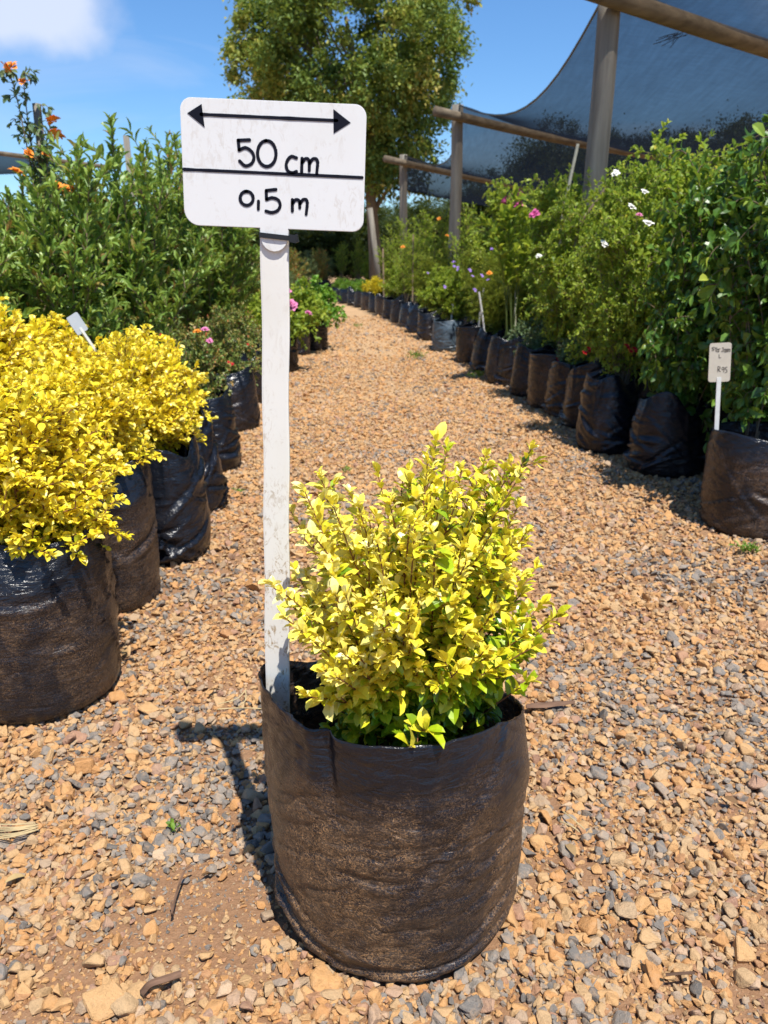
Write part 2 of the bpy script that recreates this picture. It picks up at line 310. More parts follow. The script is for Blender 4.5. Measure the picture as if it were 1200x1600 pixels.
def net_mat():
    m, nt, N, L, out = newmat('shade cloth'); tc = N.new('ShaderNodeTexCoord'); V = tc.outputs['Object']
    a = noise(N, L, V, 6, 5, .65, .3, (1, 14, 1)); b = noise(N, L, V, 3, 3, .5, 0, (9, 1, 1)); c = noise(N, L, V, .7, 3)
    t = math_(N, L, 'ADD', math_(N, L, 'MULTIPLY', a.outputs['Fac'], .16), math_(N, L, 'MULTIPLY_ADD', b.outputs['Fac'], .10, math_(N, L, 'MULTIPLY', c.outputs['Fac'], .08)))
    tr = N.new('ShaderNodeBsdfTransparent'); tr.inputs[0].default_value = (.84, .81, .78, 1)
    d = N.new('ShaderNodeBsdfDiffuse'); d.inputs[0].default_value = (.016, .017, .018, 1)
    tl = N.new('ShaderNodeBsdfTranslucent'); tl.inputs[0].default_value = (.009, .013, .022, 1)
    m1 = N.new('ShaderNodeMixShader'); m1.inputs[0].default_value = .5; L.new(d.outputs[0], m1.inputs[1]); L.new(tl.outputs[0], m1.inputs[2])
    m2 = N.new('ShaderNodeMixShader'); geo = N.new('ShaderNodeNewGeometry'); dp = N.new('ShaderNodeVectorMath'); dp.operation = 'DOT_PRODUCT'; L.new(geo.outputs['Normal'], dp.inputs[0]); L.new(geo.outputs['Incoming'], dp.inputs[1])
    cs = math_(N, L, 'MAXIMUM', math_(N, L, 'ABSOLUTE', dp.outputs['Value']), .03)      # open weave closes up at grazing angles
    op = math_(N, L, 'POWER', 2.718, math_(N, L, 'DIVIDE', -.16, cs))
    L.new(math_(N, L, 'MULTIPLY', op, math_(N, L, 'MULTIPLY_ADD', t, 2.4, .05)), m2.inputs[0]); L.new(m1.outputs[0], m2.inputs[1]); L.new(tr.outputs[0], m2.inputs[2])
    L.new(m2.outputs[0], out.inputs[0]); return m
M['net'] = net_mat()

# ------------------------------------------------------------------ ground
FB_C, FB_R = Vector((.026, 1.178, 0)), .230           # the foreground bag
def gheight(x, y):
    near = np.clip((9 - y) / 4, 0, 1)
    return (vnoise(x * 3.0, y * 3.0, 5, 4) * .010) * near - .004
def build_ground():
    nx, ny = 150, 260
    xs = np.linspace(-2.2, 2.6, nx); ys = np.linspace(.2, 9.5, ny)
    X, Y = np.meshgrid(xs, ys); Z = gheight(X, Y)
    edge = np.minimum.reduce([X - xs[0], xs[-1] - X, Y - ys[0], ys[-1] - Y]); w = np.clip(edge / .3, 0, 1)
    Z = Z * w
    v = np.stack([X, Y, Z], -1).reshape(-1, 3)
    i = np.arange(ny - 1)[:, None] * nx; j = np.arange(nx - 1)[None, :]
    f = np.stack([i + j, i + j + 1, i + nx + j + 1, i + nx + j], -1).reshape(-1, 4)
    B = 900.0; n0 = len(v)
    x0, x1, y0, y1 = xs[0], xs[-1], ys[0], ys[-1]
    out = np.array([[-B, -B, 0], [B, -B, 0], [B, B, 0], [-B, B, 0]], dtype=float)
    v = np.vstack([v, out])
    c = [0, nx - 1, nx * ny - 1, nx * (ny - 1)]
    f2 = np.array([[n0, n0 + 1, c[1], c[0]], [n0 + 1, n0 + 2, c[2], c[1]], [n0 + 2, n0 + 3, c[3], c[2]], [n0 + 3, n0, c[0], c[3]]])
    # the far ring joins the fine sheet along its border row
    o = obj('ground', mesh('ground', v, [f, f2], M['ground'], True)); tag(o, kind='structure')
build_ground()

def stone_protos(rng, n, npts, soft):
    out = []
    for k in range(n):
        bm = bmesh.new(); p = rng.normal(size=(npts, 3)); p /= np.linalg.norm(p, axis=1)[:, None]
        p *= rng.uniform(.78, 1.05, (npts, 1)); p = np.sign(p) * np.abs(p) ** rng.uniform(.75, 1.0)
        for q in p: bm.verts.new(q)
        r = bmesh.ops.convex_hull(bm, input=bm.verts)
        bmesh.ops.delete(bm, geom=list({g for g in list(r['geom_interior']) + list(r['geom_unused']) if isinstance(g, bmesh.types.BMVert)}), context='VERTS')
        if soft:
            bmesh.ops.dissolve_limit(bm, angle_limit=R_(12), verts=bm.verts, edges=bm.edges)
            bmesh.ops.bevel(bm, geom=list(bm.edges), offset=.09, segments=1, affect='EDGES', profile=.6)
        bmesh.ops.triangulate(bm, faces=bm.faces); bm.verts.ensure_lookup_table(); bm.verts.index_update()
        v = np.array([w.co[:] for w in bm.verts]); f = np.array([[w.index for w in g.verts] for g in bm.faces]); bm.free()
        out.append((v, f))
    return out
BARE = [(G(335, 1430), .15, .9), (G(395, 1460), .11, .8), (G(250, 1480), .08, .7), (G(90, 1545), .10, .9), (G(1190, 1540), .05, .8), (G(905, 1360), .05, .7), (G(230, 1395), .10, .35), (G(1170, 1270), .05, .5)]
def build_gravel():
    rng = np.random.default_rng(11)
    hi = stone_protos(rng, 26, 13, True); lo = stone_protos(rng, 14, 9, False)
    V = []; F = []; T = []; n0 = 0
    def layer(n, y0, y1, size, dz, protos, bare=True):
        nonlocal n0
        y = y0 + (y1 - y0) * rng.random(n) ** 1.0; hw = np.minimum(.56 * y + .25, 2.0)
        xl = np.maximum(-hw, -1.35); xr = np.minimum(hw, 1.9 - np.clip(y - 4.5, 0, 9) * .09); x = xl + (xr - xl) * rng.random(n)
        k = np.ones(n)
        dens = vnoise(x * 2.6, y * 2.6, 3, 3); k *= np.clip(1.0 + .25 * dens, .55, 1)
        for c, r, a in (BARE if bare else ()):
            d = np.hypot(x - c.x, (y - c.y) * .9) + .035 * vnoise(x * 22, y * 22, 8, 2); k *= 1 - a * np.clip(1.35 - d / r, 0, 1)
        cen = np.exp(-((x - (.12 - .05 * (y - 5))) / .42) ** 2) * np.clip((y - 3.6) / 6, 0, .62); k *= 1 - cen
        k[np.hypot(x - FB_C.x, y - FB_C.y) < FB_R - .012] = 0
        keep = rng.random(n) < k; x, y = x[keep], y[keep]; m = len(x)
        s = size * np.exp(rng.normal(0, .36, m)); s = np.clip(s, size * .45, size * 2.4) * .5
        big = s.copy()
        sx = s * rng.uniform(.85, 1.35, m); sy = s * rng.uniform(.75, 1.1, m); sz = s * rng.uniform(.5, .85, m)
        z = gheight(x, y) + dz + sz * rng.uniform(.25, .75, m)
        grey = vnoise(x * 5, y * 5, 21, 3) * .35 + .25 - .09 * np.clip((y - 1.5), 0, 2.6)
        isg = rng.random(m) < np.clip(grey, .04, .55)
        t = np.where(isg, rng.uniform(0, .25, m), rng.uniform(.27, 1.0, m))
        idx = rng.integers(0, len(protos), m)
        a, b, c = rng.uniform(0, 6.283, m), rng.normal(0, .35, m), rng.normal(0, .35, m)
        for q in range(len(protos)):
            w = np.where(idx == q)[0]
            if not len(w): continue
            pv, pf = protos[q]; nv = len(pv)
            vv = pv[None] * np.stack([sx[w], sy[w], sz[w]], -1)[:, None, :]
            for ang, (i, j) in ((b[w], (1, 2)), (c[w], (2, 0)), (a[w], (0, 1))):
                ca, sa = np.cos(ang)[:, None], np.sin(ang)[:, None]; u0 = vv[..., i].copy(); u1 = vv[..., j].copy()
                vv[..., i] = u0 * ca - u1 * sa; vv[..., j] = u0 * sa + u1 * ca
            vv += np.stack([x[w], y[w], z[w]], -1)[:, None, :]
            V.append(vv.reshape(-1, 3)); F.append((pf[None] + (n0 + np.arange(len(w)) * nv)[:, None, None]).reshape(-1, 3)); T.append(np.repeat(t[w], nv)); n0 += nv * len(w)
    layer(30000, .55, 2.3, .0068, -.0005, lo, False); layer(22000, .55, 2.3, .0130, .0, lo); layer(16000, .55, 2.3, .0185, .003, hi); layer(700, .55, 2.3, .028, .005, hi)
    layer(34000, 2.3, 6.2, .0175, .0, lo); layer(28000, 2.3, 6.2, .0225, .003, lo)
    layer(26000, 5.6, 9.5, .024, .0, lo); layer(15000, 9, 16, .030, .0, lo)
    o = obj('gravel', mesh('gravel', np.concatenate(V), [np.concatenate(F)], M['stone'], False, {'tone': np.concatenate(T)}))
    tag(o, 'orange tan and grey crushed stone gravel spread over the nursery path', 'gravel', kind='stuff')
build_gravel()

# ------------------------------------------------------------------ nursery bags
def bag_meshes(seed, R, H, mat, rim=None, n=96, m=46, folds=16, depth=.012, flat=.0, soil=.80, taper=.96, rim_amp=.03, bulge=None, shoulder=.16, slump=0.0):
    rng = np.random.default_rng(seed)
    th = np.linspace(0, 2 * np.pi, n, endpoint=False); s = np.linspace(0, 1, m)
    TH, S = np.meshgrid(th, s)
    rimf = rim(th) if rim else sum(rng.normal(0, rim_amp * .5) * np.cos(k * th + rng.uniform(0, 6.3)) for k in (1, 2, 3, 4))
    zr = H * (1 + rimf)
    Zc = S * zr[None, :]
    prof = np.where(S < .07, .86 + .14 * np.sqrt(np.clip(S / .07, 0, 1)), 1.0) * (taper + (1 - taper) * np.clip(S * 2.5, 0, 1))
    r = R * prof
    for k in (2, 3, 4, 5): r = r * (1 + rng.normal(0, .010) * np.cos(k * TH + rng.uniform(0, 6.3) + rng.normal(0, 1.5) * S))
    r = r * (1 + flat * np.cos(2 * TH + 1.2))
    for k in range(folds):
        low = rng.random() < .62
        z0 = rng.uniform(.02, .30) if low else rng.uniform(.3, .95); t0 = rng.uniform(0, 6.283); wd = rng.uniform(.2, .8); sl = rng.normal(0, .28)
        dT = (TH - t0 + np.pi) % (2 * np.pi) - np.pi; win = np.exp(-(dT / wd) ** 2)
        x = (S - z0 - sl * dT - .05 * dT ** 2) / rng.uniform(.014, .035)
        r = r + depth * rng.uniform(.35, 1.0) * win * (np.exp(-x * x) - .9 * np.exp(-(x - 1.6) ** 2))
    for k in range(5):      # drooping creases from the rim
        t0 = rng.uniform(0, 6.283); sl = rng.normal(0, .35); wd = rng.uniform(.03, .07)
        dT = (TH - t0 - sl * (1 - S) + np.pi) % (2 * np.pi) - np.pi; win = np.clip((S - .45) / .4, 0, 1)
        r = r + depth * rng.uniform(.3, .9) * win * (np.exp(-(dT / wd) ** 2) - .8 * np.exp(-((dT - 1.7 * wd) / wd) ** 2))
    r = r * (1 - slump * S ** 1.4 * (1 + .5 * np.cos(TH - seed * 2.1)) + .05 * (slump > 0) * np.exp(-((S - .22) / .2) ** 2))
    for k in range(3):      # slumped shoulders under the rim
        t0 = rng.uniform(0, 6.283); dT = (TH - t0 + np.pi) % (2 * np.pi) - np.pi; r = r - shoulder * R * np.exp(-(dT / rng.uniform(.4, .9)) ** 2) * np.clip((S - rng.uniform(.70, .82)) / .25, 0, 1) ** 1.3
    if bulge: r = r + bulge(TH, S)
    wv = vnoise(6 * np.cos(TH) + 4 * S, 6 * np.sin(TH) + 26 * S, seed, 3); r = r - (.0024 if n > 150 else .0035) * np.exp(-(wv / .16) ** 2) + .0015 * wv   # fine pinched wrinkles
    outer = np.stack([r * np.cos(TH), r * np.sin(TH), Zc], -1)
    # welded lip under the base, then the wall, then the inside of the film
    ki = 8; si = np.linspace(1, max(.05, soil - .06), ki)
    rin = np.array([np.interp(si, s, r[:, j]) for j in range(n)]).T - .0022
    zin = si[:, None] * zr[None, :]
    inner = np.stack([rin * np.cos(th), rin * np.sin(th), zin - np.where(si[:, None] > .999, -.0008, 0)], -1)
    v = np.vstack([outer.reshape(-1, 3), inner.reshape(-1, 3), [[0, 0, .004]]])
    rows = m + ki; i = np.arange(rows - 1)[:, None] * n; j = np.arange(n)[None, :]; j2 = (j + 1) % n
    f4 = np.stack([i + j, i + j2, i + n + j2, i + n + j], -1).reshape(-1, 4)
    a = np.arange(n); f3 = np.stack([(a + 1) % n, a, np.full(n, rows * n)], -1)
    bag = mesh('nursery bag', v, [f4, f3], mat, True)
    # soil
    nr = 9; zs = soil * zr.min(); rr = np.array([np.interp(zs / zr[jj], s, r[:, jj]) for jj in range(n)]) - .004
    q = np.linspace(0, 1, nr)[1:]
    sv = np.stack([q[:, None] * (rr * np.cos(th))[None], q[:, None] * (rr * np.sin(th))[None], zs + .006 * rng.normal(size=(nr - 1, n)) * (q[:, None] < .99)], -1).reshape(-1, 3)
    sv = np.vstack([sv, [[0, 0, zs + .01]]]); i = np.arange(nr - 2)[:, None] * n
    sf = np.stack([i + j, i + j2, i + n + j2, i + n + j], -1).reshape(-1, 4); s3 = np.stack([a, (a + 1) % n, np.full(n, (nr - 1) * n)], -1)
    return bag, mesh('potting soil', sv, [sf, s3], M['soil_mix'], True), zs

# ------------------------------------------------------------------ plants
LT = np.array([[0, 0, 0], [.24, .66, .10], [.24, 0, .02], [.24, -.66, .10], [.56, 1.0, .13], [.56, 0, .02], [.56, -1.0, .13], [.84, .66, .02], [.84, 0, -.05], [.84, -.66, .02], [1, 0, -.14]])
LF3 = np.array([[0, 2, 1], [0, 3, 2], [8, 10, 7], [9, 10, 8]]); LF4 = np.array([[2, 5, 4, 1], [3, 6, 5, 2], [5, 8, 7, 4], [6, 9, 8, 5]])
LS = np.array([[0, 0, 0], [.5, .95, .10], [1, 0, -.06], [.5, -.95, .10]]); LSF = np.array([[0, 3, 2], [0, 2, 1]])
def unit(a): return a / (np.linalg.norm(a, axis=-1, keepdims=True) + 1e-9)
def leaves_mesh(name, p, d, nrm, Ln, Wd, tone, mat, simple=False):
    X = unit(d); Yv = unit(np.cross(nrm, X)); Z = np.cross(X, Yv); tpl = LS if simple else LT; k = len(tpl)
    v = p[:, None, :] + X[:, None, :] * (tpl[None, :, 0:1] * Ln[:, None, None]) + Yv[:, None, :] * (tpl[None, :, 1:2] * Wd[:, None, None] * .5) + Z[:, None, :] * (tpl[None, :, 2:3] * Ln[:, None, None])
    off = (np.arange(len(p)) * k)[:, None, None]
    fs = [(LSF[None] + off).reshape(-1, 3)] if simple else [(LF3[None] + off).reshape(-1, 3), (LF4[None] + off).reshape(-1, 4)]
    return mesh(name, v.reshape(-1, 3), fs, mat, False, {'tone': np.repeat(tone, k)})
def bez(a, b, c, n):
    t = np.linspace(0, 1, n)[:, None]; return (1 - t) ** 2 * a + 2 * t * (1 - t) * b + t * t * c
def grow(seed, tips, base_r=.04, z0=0.0, arch=.55, twigs=8, twig_len=(.06, .16), twig_t=(.25, .97), twig_up=.5, spacing=.012, L=.022, W=.012, ang=60, up=.25, leaf_from=.25,
         tone_fn=None, r_stem=.004, droop=0.0, nmix=.6, wander=.012, simple=False, mat=None, smat=None, tip_ros=4, sub=0, lvar=.22, wavy=0.0, size_fn=None, keep_fn=None):
    """a shrub: stems bent from the base to the given tips, side twigs, leaves in pairs. Returns (foliage mesh, stem mesh)."""
    rng = np.random.default_rng(seed); lines = []
    for tip in tips:
        tip = np.asarray(tip, dtype=float); a = rng.uniform(0, 6.283); rr = base_r * math.sqrt(rng.random())
        b0 = np.array([rr * math.cos(a), rr * math.sin(a), z0]); h = tip[2] - z0
        mid = b0 + (tip - b0) * np.array([.25, .25, 0]) + np.array([0, 0, max(.02, abs(h)) * arch + .03]) + rng.normal(0, wander * 2, 3)
        ln = np.linalg.norm(tip - b0); n = max(6, int(ln / .03)); pts = bez(b0, mid, tip, n)
        if wavy: pts = pts + wavy * np.stack([np.sin(np.linspace(0, 9, n) + a), np.cos(np.linspace(0, 11, n) + a), np.zeros(n)], -1) * np.linspace(0, 1, n)[:, None]
        lines.append((pts, r_stem, leaf_from, 1.0))
        nt = rng.poisson(twigs)
        for q in range(nt):
            t = rng.uniform(*twig_t); k = min(n - 2, int(t * (n - 1))); o = pts[k]; T = unit(pts[k + 1] - pts[k])
            dv = rng.normal(size=3); dv -= T * dv.dot(T); dv = unit(dv); dr = unit(dv * 1.0 + T * rng.uniform(.3, 1.0) + np.array([0, 0, twig_up]))
            l = rng.uniform(*twig_len) * (1.15 - .5 * t); e = o + dr * l + np.array([0, 0, -droop * l]); mm = o + dr * l * .5 + rng.normal(0, .12 * l, 3) * .5 + np.array([0, 0, .12 * l])
            tw = bez(o, mm, e, max(4, int(l / .02))); lines.append((tw, r_stem * .5, .12, t))
            for u in range(sub):
                kk = rng.integers(1, len(tw) - 1); T2 = unit(tw[kk + 1 if kk + 1 < len(tw) else kk] - tw[kk - 1]); d2 = unit(rng.normal(size=3) + T2 * .8 + np.array([0, 0, twig_up])); l2 = l * rng.uniform(.3, .6)
                lines.append((bez(tw[kk], tw[kk] + d2 * l2 * .5 + rng.normal(0, .05 * l2, 3), tw[kk] + d2 * l2, 4), r_stem * .35, .1, t))
    P_, D_, N_, H_ = [], [], [], []; sb = MB()
    for pts, rad, lf, tt in lines:
        n = len(pts); sb.tube(pts, np.linspace(rad, rad * .4, n), 5 if rad > .002 else 4, False)
        seg = np.linalg.norm(np.diff(pts, axis=0), axis=1); cum = np.concatenate([[0], np.cumsum(seg)]); ln = cum[-1]
        k = max(2, int(ln * (1 - lf) / spacing)); sarr = ln * (lf + (1 - lf) * (np.arange(k) + rng.random(k) * .6) / k); sarr = np.minimum(sarr, ln * .999)
        pos = np.stack([np.interp(sarr, cum, pts[:, i]) for i in range(3)], -1); pp = np.stack([np.interp(np.minimum(sarr + .004, ln), cum, pts[:, i]) for i in range(3)], -1) - np.stack([np.interp(np.maximum(sarr - .004, 0), cum, pts[:, i]) for i in range(3)], -1)
        T = unit(pp); ref = np.where(np.abs(T[:, 2:3]) < .9, np.array([[0, 0, 1.0]]), np.array([[1.0, 0, 0]])); A = unit(np.cross(T, ref)); B = np.cross(T, A)
        az = np.arange(k) * 1.5708 + rng.uniform(0, 6.28) + rng.normal(0, .35, k)
        for sgn in (0, np.pi):
            perp = np.cos(az + sgn)[:, None] * A + np.sin(az + sgn)[:, None] * B; an = np.radians(ang + rng.normal(0, 14, k)) * (1.1 - .45 * sarr / ln)
            d = T * np.cos(an)[:, None] + perp * np.sin(an)[:, None] + np.array([0, 0, up]) + rng.normal(0, .15, (k, 3))
            nn = (T * np.sin(an)[:, None] - perp * np.cos(an)[:, None]) * (1 - nmix) + np.array([0, 0, nmix]) + rng.normal(0, .25, (k, 3))
            P_.append(pos); D_.append(d); N_.append(nn); H_.append(np.stack([sarr / ln, np.full(k, tt)], -1))
        if tip_ros:
            e = np.repeat(pts[-1][None], tip_ros, 0); T = unit(pts[-1] - pts[-2]); d = T[None] * .9 + rng.normal(0, .45, (tip_ros, 3)) + np.array([0, 0, up * .6])
            P_.append(e); D_.append(d); N_.append(np.tile([[0, 0, 1.0]], (tip_ros, 1)) + rng.normal(0, .4, (tip_ros, 3))); H_.append(np.stack([np.ones(tip_ros), np.full(tip_ros, tt)], -1))
    p = np.concatenate(P_); d = np.concatenate(D_); nn = np.concatenate(N_); h = np.concatenate(H_)
    if keep_fn: kk = keep_fn(p, unit(d)); p, d, nn, h = p[kk], d[kk], nn[kk], h[kk]
    n = len(p)
    Ln = L * np.exp(rng.normal(0, lvar, n)) * np.where(h[:, 0] > .93, .8, 1.0); Ln = Ln * size_fn(p) if size_fn else Ln; Wd = Ln * (W / L) * rng.uniform(.85, 1.15, n)
    tone = (tone_fn(p, h, rng) if tone_fn else rng.beta(2.2, 2.2, n))
    return leaves_mesh('foliage', p, d, nn, Ln, Wd, np.clip(tone, 0, 1), mat, simple), sb.make('stems', smat or M['stem'], True)
def ell_tips(seed, n, rx, ry, zlo, zhi, flat=.0, shell=.55):
    rng = np.random.default_rng(seed); out = []
    for i in range(n):
        a = rng.uniform(0, 6.283); q = math.sqrt(rng.uniform(0, 1)); q = shell * q + (1 - shell) * (.4 + .6 * q)
        top = zhi - (zhi - zlo) * (q ** 2) * rng.uniform(.6, 1.0) - abs(rng.normal(0, .05)) * (zhi - zlo)
        out.append((q * rx * math.cos(a), q * ry * math.sin(a), top + rng.normal(0, .03)))
    return out
def flower_mesh(name, mat, r, petals=6, seed=0, rows=2, cup=.4):
    rng = np.random.default_rng(seed); p = []; d = []; nn = []; L = []
    for k in range(rows):
        for i in range(petals):
            a = 6.283 * (i + .5 * k) / petals + rng.normal(0, .15); c = cup + k * .5 + rng.normal(0, .15)
            dd = np.array([math.cos(a) * math.cos(c), math.sin(a) * math.cos(c), math.sin(c)]); p.append(dd * r * .05); d.append(dd); nn.append(np.array([0, 0, 1.0]) - dd * .5 + np.array([-dd[0] * .4, -dd[1] * .4, 0])); L.append(r * (1 - .25 * k) * rng.uniform(.8, 1.15))
    L = np.array(L); return leaves_mesh(name, np.array(p), np.array(d), np.array(nn), L, L * .75, np.full(len(L), .5), mat)
FL = {k: flower_mesh('flower', M['p_' + k], r, q, 3, rw) for k, r, q, rw in (('white', .032, 6, 2), ('pink', .034, 7, 3), ('mag', .028, 6, 2), ('red', .016, 5, 2), ('orange', .04, 7, 2), ('violet', .022, 5, 1), ('yellow', .02, 5, 2))}

KIND = {}
def variants(kind, fn, n): KIND[kind] = [fn(i) for i in range(n)]
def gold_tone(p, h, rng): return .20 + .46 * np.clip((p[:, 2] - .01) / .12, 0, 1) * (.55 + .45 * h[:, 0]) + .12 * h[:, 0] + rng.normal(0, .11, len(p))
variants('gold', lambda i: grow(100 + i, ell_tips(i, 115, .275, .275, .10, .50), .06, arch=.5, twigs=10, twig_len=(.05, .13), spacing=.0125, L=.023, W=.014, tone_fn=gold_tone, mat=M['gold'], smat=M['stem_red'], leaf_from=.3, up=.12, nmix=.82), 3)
variants('tall', lambda i: grow(200 + i, ell_tips(20 + i, 24, .31, .31, .35, 1.32, shell=.85), .07, arch=.6, twigs=10, twig_len=(.12, .32), twig_t=(.12, .95), twig_up=.8, spacing=.030, L=.058, W=.019, ang=48, up=.35, leaf_from=.18, nmix=.4,
    tone_fn=lambda p, h, rng: .42 + .22 * h[:, 0] + rng.normal(0, .16, len(p)) + (rng.random(len(p)) < .025) * .4, mat=M['tall'], smat=M['stem'], r_stem=.006, wander=.02), 4)
variants('redtip', lambda i: grow(300 + i, ell_tips(30 + i, 45, .33, .33, .02, .50), .06, arch=.5, twigs=9, twig_len=(.06, .18), spacing=.017, L=.026, W=.012, leaf_from=.2, droop=.3,
    tone_fn=lambda p, h, rng: .32 + .30 * h[:, 0] ** 2 + rng.normal(0, .19, len(p)), mat=M['redtip'], smat=M['stem']), 2)
variants('rose', lambda i: grow(400 + i, ell_tips(40 + i, 40, .42, .42, .3, 1.50, shell=.7), .06, arch=.75, twigs=11, twig_len=(.10, .28), twig_t=(.15, .98), twig_up=.3, spacing=.024, L=.036, W=.018, leaf_from=.2, droop=.35,
    tone_fn=lambda p, h, rng: .45 + .12 * h[:, 0] + rng.normal(0, .2, len(p)), mat=M['rose'], smat=M['stem'], r_stem=.005, wander=.04, sub=1), 4)
variants('jasmine', lambda i: grow(500 + i, ell_tips(50 + i, 42, .38, .38, .15, 1.42, shell=.5), .12, arch=.9, twigs=9, twig_len=(.08, .24), twig_t=(.08, .98), twig_up=-.1, spacing=.036, L=.058, W=.031, ang=70, up=-.1, leaf_from=.1, droop=.5, nmix=.35,
    tone_fn=lambda p, h, rng: .40 + .10 * h[:, 0] + rng.normal(0, .17, len(p)) + (rng.random(len(p)) < .05) * .35, mat=M['jasmine'], smat=M['stem'], r_stem=.005, wander=.04, wavy=.02), 3)
variants('wisp', lambda i: grow(600 + i, ell_tips(60 + i, 30, .33, .33, .3, 1.0, shell=.8), .05, arch=.8, twigs=14, twig_len=(.10, .30), twig_t=(.1, .98), twig_up=.5, spacing=.016, L=.045, W=.006, ang=35, up=.2, leaf_from=.1, droop=.3, mat=M['wisp'], smat=M['stem_green'], r_stem=.004, wander=.04, simple=True), 3)
variants('lowflower', lambda i: grow(700 + i, ell_tips(70 + i, 34, .30, .30, -.06, .32), .06, arch=.5, twigs=8, twig_len=(.06, .16), spacing=.018, L=.030, W=.016, leaf_from=.15, droop=.5, mat=M['grey'], smat=M['stem']), 2)
variants('brun', lambda i: grow(800 + i, ell_tips(80 + i, 30, .33, .33, .1, .85, shell=.7), .05, arch=.6, twigs=10, twig_len=(.10, .24), spacing=.024, L=.048, W=.02, leaf_from=.2, mat=M['rose'], smat=M['stem'], r_stem=.005, wander=.03), 2)
variants('thin', lambda i: grow(900 + i, ell_tips(90 + i, 14, .30, .30, .6, 1.55, shell=.9), .06, arch=.6, twigs=9, twig_len=(.10, .35), twig_t=(.3, .98), spacing=.035, L=.05, W=.018, leaf_from=.3, mat=M['rose'], smat=M['stem'], r_stem=.007, wander=.05), 3)
variants('pinkrose', lambda i: grow(1000 + i, ell_tips(95 + i, 26, .36, .36, .02, .48), .06, arch=.7, twigs=9, twig_len=(.08, .2), spacing=.024, L=.042, W=.026, leaf_from=.15, droop=.5, mat=M['bright'] if i else M['rose'], smat=M['stem_green']), 2)
variants('fargold', lambda i: grow(1100 + i, ell_tips(97 + i, 40, .34, .34, .1, .42), .06, twigs=7, spacing=.02, L=.035, W=.02, mat=M['fargold'], smat=M['stem'], simple=True), 1)
variants('fargreen', lambda i: grow(1110 + i, ell_tips(98 + i, 40, .34, .34, .08, .30), .06, twigs=7, spacing=.02, L=.035, W=.016, mat=M['bright'], smat=M['stem'], simple=True), 1)
variants('grey', lambda i: grow(1120 + i, ell_tips(99 + i, 26, .35, .35, .2, .8), .06, twigs=8, twig_len=(.1, .25), spacing=.026, L=.05, W=.016, mat=M['grey'], smat=M['stem'], simple=True), 2)
variants('rust', lambda i: grow(1130 + i, ell_tips(89 + i, 26, .35, .35, .2, .9), .06, twigs=8, twig_len=(.1, .25), spacing=.026, L=.05, W=.02, tone_fn=lambda p, h, rng: .65 + rng.normal(0, .2, len(p)), mat=M['redtip'], smat=M['stem'], simple=True), 1)

BAGS = {}
for key, seed, R, H, mat, kw in (('dusty', 1, .215, .49, 'bag_dusty', {}), ('dusty3', 11, .21, .43, 'bag_dusty', dict(shoulder=.05, depth=.014)), ('dusty2', 2, .205, .50, 'bag_dusty', dict(rim_amp=.04, depth=.012)), ('clean', 3, .205, .46, 'bag_clean', dict(depth=.019, folds=30, rim_amp=.06, flat=.05, slump=.16)), ('clean2', 4, .21, .43, 'bag_clean', dict(depth=.02, folds=30, flat=.08, rim_amp=.09, slump=.20)),
                                 ('mid', 5, .20, .42, 'bag_mid', dict(depth=.016, folds=26, rim_amp=.07, flat=.05, slump=.12)), ('mid2', 6, .205, .44, 'bag_mid', dict(depth=.018, folds=26, rim_amp=.09, flat=-.07, slump=.18)), ('slim', 7, .165, .42, 'bag_mid', dict(depth=.015)), ('blue', 8, .20, .38, 'bag_blue', dict(depth=.02))):
    BAGS[key] = bag_meshes(seed, R, H, M[mat], **kw)

